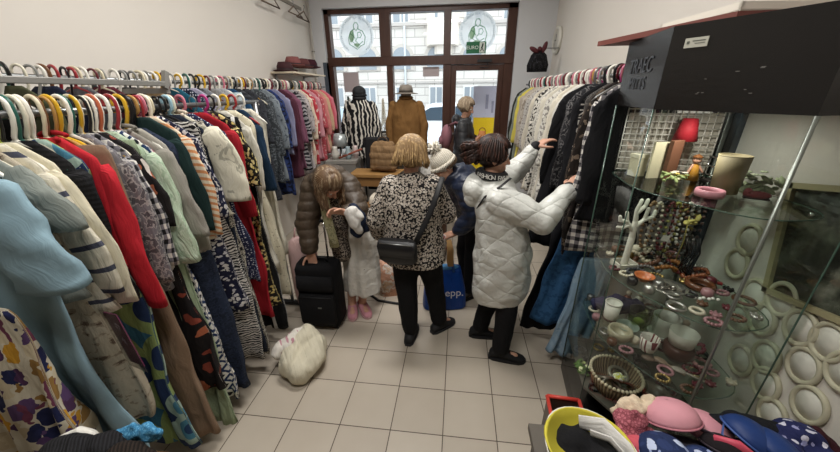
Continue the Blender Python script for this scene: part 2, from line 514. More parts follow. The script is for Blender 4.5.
# cars
CARW = plain('#e9ebee', .25, 0, .5); CARG = plain('#46535e', .1, 0, .8)
def car(name, label, x, y, col):
    c = thing(name, label, 'car', (x, y, .02))
    prof = [(-2.1, .35), (-2.15, .75), (-1.9, .95), (-1.25, 1.05), (-.55, 1.5), (.9, 1.55), (1.7, 1.1), (2.1, 1.0), (2.15, .4)]
    b = MB(); rings = []
    for yy, k in ((-.86, .93), (-.8, 1), (.8, 1), (.86, .93)):
        rings.append([(px, yy * (1 if pz < 1.06 else .86), .35 + (pz - .35) * k) for px, pz in prof])
    b.rings(rings); obj('body', b, col, c, False)
    g = MB()
    for pts in ([(-1.1, 1.08), (-.5, 1.43), (.12, 1.46), (.12, 1.08)], [(.2, 1.08), (.2, 1.46), (.85, 1.46), (1.45, 1.1)]):
        vprism(g, pts, -.83, -.74)
    obj('side_window', g, CARG, c, False)
    obj('bumper', MB().b2(-2.18, 2.18, -.84, .84, .25, .42), plain('#5d6368', .6), c, False)
    for wx in (-1.35, 1.35):
        for wy in (-.8, .8):
            wl = MB(); wl.tube([(wx, wy - .1, .31), (wx, wy + .1, .31)], .31, 18); ww = obj('wheel', wl, plain('#202124', .7), c)
            obj('hub_cap', MB().tube([(wx, wy - .12, .31), (wx, wy - .1, .31)], .19, 14), STEEL, ww)
    obj('mirror', MB().ball((-.75, -.93, 1.1), (.08, .06, .07)), col, c)
    return c
car('car', 'white car parked at the kerb behind the brown coat in the window', -.3, 10.4, CARW)
car('car', 'pale grey car parked behind the door glass', 4.4, 10.6, plain('#c9ced3', .25, 0, .5))
car('car', 'blue-grey car parked left of the white car outside', -5.2, 10.5, plain('#9fb1bf', .25, 0, .5))
# poster stand on the pavement
ps = thing('poster_stand', 'upright lilac and yellow advertising board on the pavement outside the door', 'sign', (.50, 6.35, .14))
obj('board', MB().b2(-.25, .25, -.02, .02, .12, 1.80), plain('#c9c4d2', .5), ps, False)
obj('poster', MB().b2(-.23, .23, -.026, -.02, .14, 1.27), plain('#f2c81e', .5), ps, False, label='yellow lower half of the poster')
obj('poster', MB().b2(-.23, .23, -.026, -.02, 1.27, 1.78), plain('#c5c0cd', .5), ps, False, label='lilac upper half with faint figures')
obj('figure', MB().b2(-.03, .02, -.03, -.026, 1.42, 1.66).b2(.08, .12, -.03, -.026, 1.35, 1.55), plain('#9793a4', .6), ps, False)
obj('foot', MB().b2(-.28, .28, -.2, .2, 0, .06).b2(-.03, .03, -.03, .03, .06, .13), DARKMETAL, ps, False)
# round stickers on the upper panes
t = NT('frosted_sticker')
tr = t.n('BsdfTransparent'); df = t.n('BsdfTranslucent'); df.inputs[0].default_value = lin('#f2f7f9')
d2 = t.n('BsdfDiffuse'); d2.inputs[0].default_value = lin('#f2f6f8')
m1 = t.n('MixShader'); m1.inputs[0].default_value = .3; t.t.links.new(df.outputs[0], m1.inputs[1]); t.t.links.new(d2.outputs[0], m1.inputs[2])
m2 = t.n('MixShader'); m2.inputs[0].default_value = .55; t.t.links.new(tr.outputs[0], m2.inputs[1]); t.t.links.new(m1.outputs[0], m2.inputs[2])
t.t.links.new(m2.outputs[0], t.out.inputs[0]); FROST = t.m
INKG = plain('#6fa783', .7); INKB = plain('#8296a0', .7)
def sticker(x, z, label):
    o = thing('window_sticker', label, 'sticker', (x, FY - .012, z), 0, 'round stickers on the upper panes')
    R_ = .282
    vprism_pts = [(R_ * math.cos(a * PI / 32), R_ * math.sin(a * PI / 32)) for a in range(64)]
    d = MB(); vprism(d, vprism_pts, -.001, .001); obj('disc', d, FROST, o, False)
    l = MB()
    for k in range(46):                                   # ring lettering, too small to read
        a = math.radians(232 - k * 284 / 45)
        if k in (9, 12, 24, 33): continue
        c_ = Vector((math.cos(a) * .245, -.003, math.sin(a) * .245))
        rt = Matrix.Rotation(-(a - PI / 2), 3, 'Y')
        rnd = random.Random(k)
        l.box(c_ + rt @ Vector((-.006, 0, 0)), (.004, .002, .026), rt)
        if rnd.random() < .7: l.box(c_ + rt @ Vector((.006, 0, 0)), (.004, .002, .026), rt)
        l.box(c_ + rt @ Vector((0, 0, rnd.choice((-.011, 0, .011)))), (.014, .002, .004), rt)
    obj('ring_lettering', l, INKB, o, False)
    g = MB()
    def line_(pts, r=.006): g.tube([(p[0], -.004, p[1]) for p in pts], r, 5, .4)
    line_([(-.035, .1), (-.04, .14), (-.02, .175), (.02, .175), (.04, .14), (.03, .1), (.0, .07), (-.03, .1)])
    line_([(-.03, .09), (-.09, .06), (-.13, -.03), (-.12, -.12), (-.06, -.15), (0, -.19), (.06, -.14), (.12, -.12), (.14, -.02), (.1, .06), (.03, .09)])
    line_([(-.1, .03), (-.05, .0), (-.07, -.08), (-.02, -.12)]); line_([(.02, .04), (.06, .05), (.085, .01), (.06, -.03), (.02, -.02), (.02, .04)])
    line_([(.02, -.02), (-.02, -.07), (.04, -.12), (.1, -.08)]); line_([(-.05, .06), (-.06, .0), (-.02, -.04)])
    obj('outline_figure', g, INKG, o, False)
    gg = MB(); vprism(gg, [(-.1, .05), (-.05, .08), (-.03, 0), (-.05, -.06), (-.1, -.1), (-.12, -.03)], -.0025, -.0015)
    vprism(gg, [(-.06, -.12), (0, -.17), (.05, -.13), (0, -.1)], -.0025, -.0015)
    obj('green_wash', gg, plain('#a9d3b4', .7), o, False)
    return o
sticker(-1.655, 2.68, 'round frosted sticker with a green figure on the upper left pane')
sticker(.235, 2.68, 'round frosted sticker with a green figure above the door')
es = thing('window_sign', 'small green sign with white letters on the round sticker above the door', 'sign', (.225, FY - .02, 2.475))
obj('plate', MB().b2(-.15, .15, -.004, .002, -.08, .08), plain('#1c6a44', .5), es, False)
obj('pictogram_field', MB().b2(.05, .13, -.006, -.004, -.07, .07), plain('#d7e0d8', .5), es, False)
obj('pictogram', MB().ball((.1, -.008, .045), (.012, .003, .012), 8).box((.09, -.008, .01), (.02, .004, .05), Matrix.Rotation(.4, 3, 'Y')).box((.105, -.008, -.03), (.01, .004, .05), Matrix.Rotation(-.5, 3, 'Y')).box((.075, -.008, -.035), (.01, .004, .04), Matrix.Rotation(.6, 3, 'Y')), plain('#2b3d33', .6), es, False)
glyphs('EURO', .07, plain('#dfe9e2', .5), 'lettering', es, (-.055, -.007, 0), (PI / 2, 0, 0))
# back of a notice taped to the glass
for x, z, s_ in ((-1.80, 2.02, 'under the left sticker'), (-.47, 2.15, 'in the middle window')):
    single('notice', MB().b2(x - .13, x + .13, FY - .01, FY - .006, z - .16 if x < -1 else z - .07, z + .14 if x < -1 else z + .07), plain('#b5a9aa', .8), 'pinkish grey back of a notice taped to the glass ' + s_, 'notice', smooth=False)
# ------------------------------------------------------------------ clothes rails, hangers, garments
HCOL = dict(white='#e9e6dc', cream='#d8cfb4', ivory='#e2dcc8', black='#1b1b1d', red='#9c3238', yellow='#d2a62c', teal='#2a5f55', pink='#c27484', grey='#8f8f8c',
            blue='#9fc3d2', lime='#a3ad4e', brown='#6d4a31', orange='#bd6546', magenta='#b03a7c', violet='#4d4686', maroon='#64242e', wood='#b58a4c', steel='#9b9c9c')
_hang = {}
def hanger(col, loc, flip=1, label=None, group=None, rz=0.0, style=0, up=0.0):
    """crook over the rail (rail runs along y), shoulders along x"""
    k = (col, flip, style, up)
    if k not in _hang:
        r = thing('clothes_hanger', label, 'hanger', loc, rz, group)
        m = plain(HCOL[col], .3 if col != 'wood' else .5, .8 if col == 'steel' else 0)
        rr = (.0065, .0085, .003)[style]
        R_ = (.026, .030, .024)[style] * (.82 if up else 1)
        h = MB(); pts = [(-R_ * flip * 1.0, 0, -.030)]
        pts += [(R_ * flip * -math.cos(a * PI / 10), 0, .012 + R_ * math.sin(a * PI / 10)) for a in range(0, 11)]
        pts += [(R_ * flip, 0, -.02), (R_ * .6 * flip, 0, -.055 + up * .5), (0, 0, -.085 + up), (0, 0, -.105 + up)]
        h.tube(pts, rr, 8, .75)
        obj('hook', h, m if style != 2 else STEEL, r)
        a = MB()
        a.tube([(-.165, 0, -.195), (-.14, 0, -.172), (-.06, 0, -.122), (0, 0, -.10), (.06, 0, -.122), (.14, 0, -.172), (.165, 0, -.195)], [.005, .007, .008, .009, .008, .007, .005], 8, .8)
        a.tube([(-.14, 0, -.178), (.14, 0, -.178)], .004, 6)
        o_ = obj('shoulder_bar', a, m, r); o_.location = (0, 0, up)
        _hang[k] = r
        return r
    r = dup(_hang[k], loc, rz, label)
    if group: r['group'] = group
    return r

def sm(a, b, x):
    t_ = min(1, max(0, (x - a) / (b - a))); return t_ * t_ * (3 - 2 * t_)

def panel_mesh(out, depth, fold, seed, n=46, rows=34, sweep=0.0, lean=0.0, wave=None):
    """closed hanging cloth from an outline of (z, left, right); wrinkled by soft folds that deepen downwards"""
    rd = random.Random(seed)
    ph, ph2, kf = rd.uniform(0, 6), rd.uniform(0, 6), rd.uniform(16, 26)
    zs = [o[0] for o in out]
    z0, z1 = zs[0], zs[-1]
    rings, uvs = [], []
    uo = rd.uniform(0, 5)
    for i in range(rows + 1):
        q = i / rows
        # denser rows at the shoulder
        z = z0 + (z1 - z0) * (q * .75 + .25 * q * q)
        for a in range(len(out) - 1):
            if z <= out[a][0] and z >= out[a + 1][0]: break
        w = (z - out[a][0]) / (out[a + 1][0] - out[a][0] + 1e-9)
        l = out[a][1] + (out[a + 1][1] - out[a][1]) * w; r = out[a][2] + (out[a + 1][2] - out[a][2]) * w
        c, h = (l + r) / 2, (r - l) / 2
        down = sm(z0 - .05, z0 - .55, z) if False else min(1, max(0, (z0 - z - .05) / .5))
        d = depth * (.35 + .65 * min(1, (z0 - z) / .2))
        A = fold * down
        row = []
        for j in range(n):
            th = 2 * PI * j / n
            cx, sy_ = math.cos(th), math.sin(th)
            x = c + h * math.copysign(abs(cx) ** .7, cx)
            y = d * math.copysign(abs(sy_) ** .8, sy_)
            g1 = math.sin(kf * (x - c) + ph + 1.3 * (z0 - z) + .5 * math.sin(5 * z + ph2)); g2 = math.sin(kf * 2.1 * (x - c) + ph2 - 3.2 * z)
            y += A * (1.4 - 2.4 * abs(g1)) * .8 + A * .55 * (.7 - 1.6 * abs(g2))
            y += .006 * math.sin(9 * z + ph) + sweep * (z0 - z) + .45 * A * noise.noise((x * 9 + seed, z * 5, seed * 3.1))
            x += (.008 * math.sin(8 * z + ph2) + .006 * math.sin(19 * z + ph)) * cx * down + lean * (z0 - z)
            zz = z + (.012 * math.sin(kf * (x - c) + ph) * down if i == rows else 0)
            row.append((x, y, zz)); uvs.append((x + uo + (.05 if sy_ < 0 else .4), z + uo))
        rings.append(row)
    return MB().rings(rings, uvs)

def sleeve_mesh(s, hw, L, out=.06, r0=.075, r1=.05, seed=0, flat=.4, fwd=0.0, top=-.175):
    rd = random.Random(seed + 77 * s)
    n = 17
    pts, rs = [], []
    for i in range(n):
        q = i / (n - 1)
        x = hw - .055 + (out + .045) * (1 - (1 - q) ** 2.0)
        z = top - .028 - L * q ** 1.06
        pts.append((s * (x + .006 * math.sin(5 * q + seed)), fwd * q + .010 * math.sin(4 * q + seed), z))
        rs.append((r0 + (r1 - r0) * q) * (1 + .025 * math.sin(13 * q + seed) + .02 * math.sin(29 * q + 2 * seed)) * (.75 if i == 0 else 1))
    # cross-section widest across the shoulder line
    mb = MB()
    pv = [Vector(p) for p in pts]
    rings, uvs, Ls = [], [], 0
    uo = rd.uniform(0, 4)
    for i, p in enumerate(pv):
        t_ = (pv[min(i + 1, n - 1)] - pv[max(i - 1, 0)]).normalized()
        a = Vector((0, 1, 0)).cross(t_).normalized(); bb = t_.cross(a)
        if i: Ls += (p - pv[i - 1]).length
        row = []
        for j in range(20):
            th = 2 * PI * j / 20
            w = 1 + .07 * math.sin(3 * th + seed + i * .8) + .12 * noise.noise((math.cos(th) * 1.6 + seed, math.sin(th) * 1.6, i * .28))
            row.append(p + a * (rs[i] * math.cos(th) * w) + bb * (rs[i] * flat * math.sin(th) * w))
            uvs.append((rs[i] * th + uo, Ls + uo))
        rings.append(row)
    mb.rings(rings, uvs)
    return mb

G_N = [0]
def garment(name, label, cat, rail, y, mat, L, hw=.2, flare=.03, sl=None, slr=(.072, .05), out=.05, depth=.022, fold=.018, group=None, hang='white', hstyle=0,
            rz=0.0, slm=None, drop=0.0, short=None, neck=None, bands=None, lean=0.0, sweep=0.0, fwd=0.0, bottom=None, waist=0.0, top=0.0):
    """rail = (x, z, side, group): side +1 when the aisle lies towards +x"""
    G_N[0] += 1
    hw *= .88; out -= .045
    sd = G_N[0]
    rx, rzh, side, grp = rail
    loc = (rx, y, rzh - drop)
    up = 0.0 if (rx == RF[0] and y < 1.4) else .045
    sh_ = short or label
    if len(sh_.split()) > 10: sh_ = ' '.join(sh_.split()[:10])
    hanger(hang, loc, side, '%s hanger holding the %s' % ({'wood': 'wooden', 'steel': 'thin metal'}.get(hang, hang + ' plastic'), sh_), 'hangers on the ' + grp, rz, hstyle, up)
    o = thing(name, label, cat, (rx, y, rzh - drop + up), rz, group or 'clothes on the ' + grp)
    if bottom is None:
        ou = [(-.098, -.062, .062), (-.112, -.085, .085), (-.165, -hw + .015, hw - .015), (-.20, -hw, hw), (-.34, -hw + .012, hw - .012), (-.55, -hw + .02 - flare * .2 + waist, hw - .02 + flare * .2 - waist), (-L, -hw - flare, hw + flare)]
    else:
        ou = [(-.13 - top, -hw * .94, hw * .94), (-.15 - top, -hw, hw), (-L, -hw - flare, hw + flare)]
    obj('body' if bottom is None else bottom, panel_mesh(ou, depth, fold, sd, lean=lean, sweep=sweep), mat, o)
    if neck and bottom is None:
        nb = MB().tube([(.068 * math.cos(a * PI / 8), -.012 + .014 * math.sin(a * PI / 8), -.098 - .045 * math.sin(a * PI / 8) ** 2) for a in range(-1, 10)], .009, 6)
        nb.tube([(.066 * math.cos(a * PI / 8), .02, -.094 + .012 * math.sin(a * PI / 8)) for a in range(0, 9)], .009, 6)
        obj('collar', nb, neck, o)
    if sl:
        for s in (-1, 1):
            obj('sleeve', sleeve_mesh(s, hw, sl, out, slr[0], slr[1], sd, fwd=fwd), slm or mat, o)
    for b in bands or []:
        nm, z0, z1, m = b
        w0 = hw + flare * min(1, max(0, (-z0 - .2) / (L - .2)))
        obj(nm, panel_mesh([(z0, -w0 - .004, w0 + .004), ((z0 + z1) / 2, -w0 - .005, w0 + .005), (z1, -w0 - .007, w0 + .007)], depth + .012, fold * .6, sd, rows=10, lean=lean, sweep=sweep), m, o)
    return o

RF = (-1.50, 1.805, 1, 'front left rail')
RW = (-2.05, 1.945, 1, 'left wall rail')
RR = (.92, 1.945, -1, 'right rail')
# ---- the rails themselves
def rail_frame(name, label, x, y0, y1, z, posts, arms=True, wallx=None):
    o = thing(name, label, 'clothes rail', (x, 0, 0))
    obj('tube', MB().tube([(0, y0, z - .012), (0, y1, z - .012)], .0125, 12), STEEL, o)
    for p in posts:
        if wallx is None:
            obj('post', MB().tube([(0, p, .03), (0, p, z - .012)], .014, 10), STEEL, o)
            obj('foot', MB().box((0, p, .022), (.30, .04, .03)), DARKMETAL, o, False)
        else:
            obj('bracket', MB().tube([(0, p, z - .025), (wallx - x, p, z - .025)], .009, 8).box((wallx - x, p, z - .03), (.012, .05, .1)), STEEL, o)
    return o
rail_frame('clothes_rail', 'front left clothes rail crowded with garments on plastic hangers', RF[0], .1, 2.42, RF[1], (.14, 2.38))
rail_frame('clothes_rail', 'wall rail along the white left wall', RW[0], .5, 5.15, RW[1], (.6, 2.0, 3.4, 5.0), wallx=XL)
rail_frame('clothes_rail', 'right clothes rail along the right wall', RR[0], 1.7, 5.0, RR[1], (1.8, 3.4, 4.9), wallx=XR)
bm_ = thing('metal_crossbar', 'flat grey metal bar with end brackets behind the front left hangers', 'bar', (-1.76, 0, 0))
obj('bar', MB().b2(-.012, .012, .75, 1.95, 1.895, 1.922), plain('#8b8a86', .45, .5), bm_, False, bev=.003)
obj('bracket', MB().box((0, 1.93, 1.93), (.025, .03, .10), Matrix.Rotation(-.35, 3, 'X')).box((-.3, 1.93, 1.87), (.6, .03, .03)), plain('#8d8b86', .5, .4), bm_, False)
obj('bracket', MB().box((-.3, .9, 1.87), (.6, .03, .03)), plain('#8d8b86', .5, .4), bm_, False)
obj('clip', MB().b2(-.016, .016, 1.08, 1.12, 1.87, 1.96), plain('#e0a91c', .4), bm_, False, label='yellow clip')

F = fabric
dk = '#17171a'
# ---- front left rail, from the camera towards the window
fr_ = lambda *a, **k: garment(*a[:3], RF, *a[3:], **k)
fr_('floral_skirt', 'cream skirt with purple and yellow brush flowers, low and nearest the camera at left', 'skirt', 0.62, F('floral', ['#c4bda9', '#4a2f4f', '#b98a2e', '#6d3a50', '#23284d', '#b5a78c', '#8a6a3a', '#574067', '#c0b498'], 27, p=.56, sy=.5), 1.34, .27, .06, bottom='skirt', top=.40, short='purple and yellow flowered skirt', hang='black', fold=.035, depth=.035)
fr_('blue_shirt', 'long light blue shirt dress with short sleeves hanging nearest the lens at left', 'shirt', 0.73, F('plain', ['#86a1ad'], wr=.16), 1.58, .25, .10, sl=.31, slr=(.095, .125), out=.08, fold=.014, depth=.03, short='light blue shirt dress', hang='black', hstyle=1, rz=.0, neck=F('plain', ['#859fab']))
fr_('sage_shirt', 'sage grey short-sleeved top behind the light blue shirt', 'shirt', 0.82, F('plain', ['#7f857f'], wr=.5), .62, .21, .02, sl=.15, slr=(.085, .09), out=.10, depth=.03, short='sage grey top', hang='black', hstyle=1, neck=F('plain', ['#727872']))
fr_('striped_cardigan', 'cream knit cardigan with blurred navy stripes on the front left rail', 'cardigan', 0.885, F('stripe', ['#4a4d5c', '#d4cebb', '#d8d2c0', '#d4cebb', '#d8d2c0'], 11, wr=.8), .72, .21, .02, sl=.44, slr=(.08, .06), out=.07, depth=.028, short='cream cardigan with navy stripes', hang='blue', hstyle=1)
fr_('cream_jacket', 'cream linen jacket with wide sleeves hung before the black knit', 'jacket', 0.915, F('plain', ['#cfc8b0']), .66, .21, .02, sl=.50, slr=(.075, .06), out=.08, depth=.03, short='cream linen jacket', hang='lime', hstyle=1)
fr_('lace_dress', 'beige dress printed with small brown twigs on the front left rail', 'dress', 0.855, F('blotch', ['#a9a08e', '#a9a08e', '#8d8170', '#5f5044'], 30, p=.5), 1.28, .19, .03, depth=.035, short='beige twig-print dress', hang='white', hstyle=1)
fr_('black_knit', 'black ribbed knit pullover in front of the red cardigan', 'pullover', 0.96, F('stripe', ['#141416', '#222225'], 60, wr=.7), .74, .21, .03, sl=.5, slr=(.08, .05), out=.02, depth=.028, short='black ribbed pullover', hang='white', hstyle=1)
fr_('red_cardigan', 'bright red long-sleeved cardigan, nearest red thing to the camera', 'cardigan', 1.05, F('plain', ['#b3242f']), .60, .24, .0, sl=.60, slr=(.075, .05), out=.07, depth=.035, short='bright red cardigan', hang='cream', hstyle=1, neck=F('plain', ['#a32029']), rz=-.1)
fr_('swirl_dress', 'blue dress with large teal and lime rings beside the brown trousers', 'dress', 0.995, F('rings', ['#2b4468', '#4a7f96', '#9fb5a8', '#26375a', '#8a9c62', '#3c6d86'], 5.5, p=.5, sy=.7), 1.66, .21, .02, depth=.028, fold=.02, short='blue ringed dress', hang='ivory', hstyle=1)
fr_('brown_trousers', 'plain taupe brown trousers folded over a hanger, reaching nearly to the floor', 'trousers', 1.085, F('plain', ['#8a735f']), 1.72, .215, .03, bottom='trouser_leg', fold=.01, depth=.035, short='taupe brown trousers', hang='wood')
fr_('dark_floral_dress', 'black dress with scattered orange and white flowers next to the brown trousers', 'dress', 1.205, F('floral', ['#1d1a1b', '#b56a4c', '#1d1a1b', '#c9c0b8', '#20191a', '#8a4436'], 11, p=.36), 1.5, .21, .07, depth=.035, short='black orange-flowered dress', hang='black', sl=.3, slr=(.075, .06))
fr_('checked_shirt', 'black and white houndstooth shirt behind the red cardigan', 'shirt', 1.17, F('plaid', ['#d6d2ca', '#1d1d1f', '#77757a'], 22), .66, .20, .0, sl=.48, slr=(.07, .055), out=.06, depth=.03, short='houndstooth shirt', hang='yellow', hstyle=1)
fr_('grey_fleece', 'fuzzy grey marled pullover between the red cardigan and the mint blouse', 'pullover', 1.14, F('blotch', ['#5e5c60', '#a5a2a0', '#77757a'], 30, p=.45, wr=.7), .80, .20, .02, sl=.55, slr=(.07, .05), out=.055, depth=.035, short='grey marled pullover', hang='teal', hstyle=1)
fr_('mint_blouse', 'pale mint green ruffled blouse on the front left rail', 'blouse', 1.25, F('blotch', ['#a9c0a4', '#c4d3bd', '#b7cab0'], 22, p=.42, wr=.9), .66, .21, .04, sl=.50, slr=(.08, .085), out=.07, depth=.028, fold=.02, short='mint ruffled blouse', hang='white', hstyle=1)
fr_('sage_jacket', 'soft grey-beige jacket with folded cuffs beside the mint blouse', 'jacket', 1.32, F('plain', ['#8f8b82']), .68, .21, .02, sl=.40, slr=(.085, .075), out=.09, depth=.028, short='grey-beige jacket', hang='red', hstyle=1, neck=F('plain', ['#86827a']))
fr_('grey_cardigan', 'grey wool cardigan just behind the grey-beige jacket', 'cardigan', 1.36, F('plain', ['#a09c92']), .72, .20, .02, sl=.50, slr=(.07, .055), out=.06, depth=.035, short='grey wool cardigan', hang='yellow', hstyle=1)
fr_('teal_pullover', 'dark bottle green pullover on a light wooden hanger', 'pullover', 1.42, F('plain', ['#1c302f']), .70, .22, .0, sl=.46, slr=(.075, .05), out=.05, depth=.035, short='bottle green pullover', hang='wood', hstyle=1)
fr_('striped_tunic', 'orange and white striped top on the front left rail', 'shirt', 1.46, F('stripe', ['#c98a5c', '#d9cbb4'], 34, p=.55, rot=.25), .72, .21, .02, sl=.50, slr=(.085, .05), out=.07, depth=.028, short='orange striped top', hang='pink', hstyle=1)
fr_('denim_coat', 'long dark blue denim coat next to the diamond-print dress', 'coat', 1.385, F('blotch', ['#1d2433', '#2a3347', '#222a3c'], 40, p=.45), 1.68, .22, .05, depth=.05, short='long dark denim coat', hang='black', hstyle=1)
fr_('diamond_dress', 'white dress with rows of blue and black diamonds at the hem', 'dress', 1.285, F('diamond', ['#d9d8d2', '#24375c', '#e0ded6', '#1b1d24'], 16, sy=.8), 1.66, .20, .06, depth=.03, short='blue diamond-print dress', hang='white', hstyle=1)
fr_('sage_skirt', 'pale green fringed skirt touching the floor beside the brown trousers', 'skirt', 1.23, F('plain', ['#98a88a'], wr=.9), 1.80, .19, .06, bottom='skirt', depth=.03, fold=.02, short='pale green fringed skirt', hang='white')
fr_('navy_shift', 'plain midnight blue dress below the paisley dress', 'dress', 1.61, F('plain', ['#1c2330']), 1.64, .21, .06, depth=.028, short='midnight blue dress', hang='blue', hstyle=1)
fr_('paisley_dress', 'navy dress with dense white paisley print and half sleeves', 'dress', 1.5, F('floral', ['#20233a', '#cfcdca', '#20233a', '#c5c4c8', '#262a42', '#d5d3cf'], 52, p=.5), 1.22, .22, .06, sl=.42, slr=(.085, .07), out=.06, depth=.028, short='navy paisley dress', hang='cream', hstyle=1)
fr_('print_skirt', 'black and white ikat-print skirt hanging low beside the animal-print skirt', 'skirt', 1.545, F('wavy', ['#1b1b1e', '#cfcbc4'], 18, p=.5), 1.66, .215, .08, bottom='skirt', depth=.028, short='ikat-print skirt', hang='black')
fr_('leaf_blouse', 'cream short-sleeved blouse with faint grey leaf print', 'blouse', 1.63, F('blotch', ['#cfcab6', '#a8a595', '#d4cfbc'], 9, p=.35), .66, .22, .02, sl=.36, slr=(.10, .085), out=.12, depth=.028, short='cream leaf-print blouse', hang='ivory', hstyle=1, neck=F('plain', ['#cdbfae']))
fr_('dotted_dress', 'navy dress with tiny white dots between the leaf blouse and the red tunic', 'dress', 1.7, F('dots', ['#262b48', '#c9cad6'], 70, p=.28), 1.15, .21, .06, sl=.32, slr=(.075, .07), depth=.028, short='tiny-dotted navy dress', hang='pink', hstyle=1)
fr_('red_tunic', 'long dark red tunic hanging behind the dotted navy dress', 'tunic', 1.79, F('plain', ['#9c1f2a']), 1.5, .22, .03, sl=.52, slr=(.08, .055), out=.05, depth=.028, short='long dark red tunic', hang='steel', hstyle=2)
fr_('animal_skirt', 'black and white leopard-print skirt hanging to near the floor', 'skirt', 1.64, F('blotch', ['#1d1c1c', '#b9b2a4', '#2a2725', '#cfc9bb'], 48, p=.42), 1.7, .19, .06, bottom='skirt', depth=.028, fold=.016, short='leopard-print skirt', hang='black')
fr_('striped_skirt', 'black skirt with narrow white zigzag stripes above the leopard skirt', 'skirt', 1.58, F('wavy', ['#141416', '#141416', '#d6d4cf', '#141416'], 9), 1.22, .19, .06, bottom='skirt', depth=.028, short='zigzag striped skirt', hang='black')
fr_('yellow_floral_dress', 'black dress covered in pale yellow flowers on the front left rail', 'dress', 1.87, F('floral', ['#1f1d1a', '#c9b874', '#d7c98e', '#b9a664'], 36, p=.44), 1.46, .21, .04, sl=.34, slr=(.075, .07), depth=.028, short='yellow-flowered black dress', hang='magenta', hstyle=1)
fr_('white_hem_blouse', 'white crinkled blouse glimpsed below the yellow-flowered dress', 'blouse', 1.97, F('plain', ['#d3cfc2'], wr=.9), 1.2, .20, .03, sl=.4, depth=.028, short='white crinkled blouse', hang='white', hstyle=1)
fr_('dark_stripe_trousers', 'black track trousers with white side stripes at the floor bag', 'trousers', 1.93, F('stripe', ['#151517', '#151517', '#151517', '#151517', '#d8d7d4', '#151517'], 7, rot=PI / 2), 1.72, .19, .04, bottom='trouser_leg', depth=.028, short='black striped track trousers', hang='black')
fr_('spotted_dress', 'cream dress with small black specks behind the yellow-flowered dress', 'dress', 2.05, F('blotch', ['#c9c2ac', '#c9c2ac', '#4a453c'], 60, p=.58), 1.5, .20, .05, depth=.035, short='speckled cream dress', hang='yellow', hstyle=1)
fr_('navy_teal_shirt', 'petrol blue shirt peeking beyond the yellow-flowered dress', 'shirt', 2.13, F('plain', ['#1a2f45']), .62, .17, .0, sl=.45, slr=(.075, .055), depth=.035, short='petrol blue shirt', hang='red', hstyle=1)
fr_('ivory_shawl', 'ivory fringed shawl hanging at the far end of the front left rail', 'shawl', 2.22, F('plain', ['#cfc9b8'], wr=.8), 1.22, .17, .0, depth=.035, short='ivory fringed shawl', hang='white', hstyle=1)
# price wallet
pw = thing('plastic_pouch', 'clear plastic pouch with a plum card tucked between the clothes at left', 'pouch', (-1.195, .80, 1.02), -.35)
_pr = Matrix.Rotation(-.22, 3, 'Y') @ Matrix.Rotation(.0, 3, 'X')
obj('card', MB().box((0, 0, 0), (.12, .003, .22), _pr), plain('#84285e', .4), pw, False)
obj('sleeve', MB().box((.01, -.006, .0), (.16, .0015, .25), _pr), glass_sheet('clear_plastic', '#f2f2f2', 1.5, .1), pw, False)
glyphs('ST', .035, plain('#d9c3d0', .5), 'lettering', pw, (.01, -.004, .06), (PI / 2, .22, 0))
glyphs('AL', .03, plain('#d9c3d0', .5), 'lettering', pw, (.012, -.004, .0), (PI / 2, .22, 0))

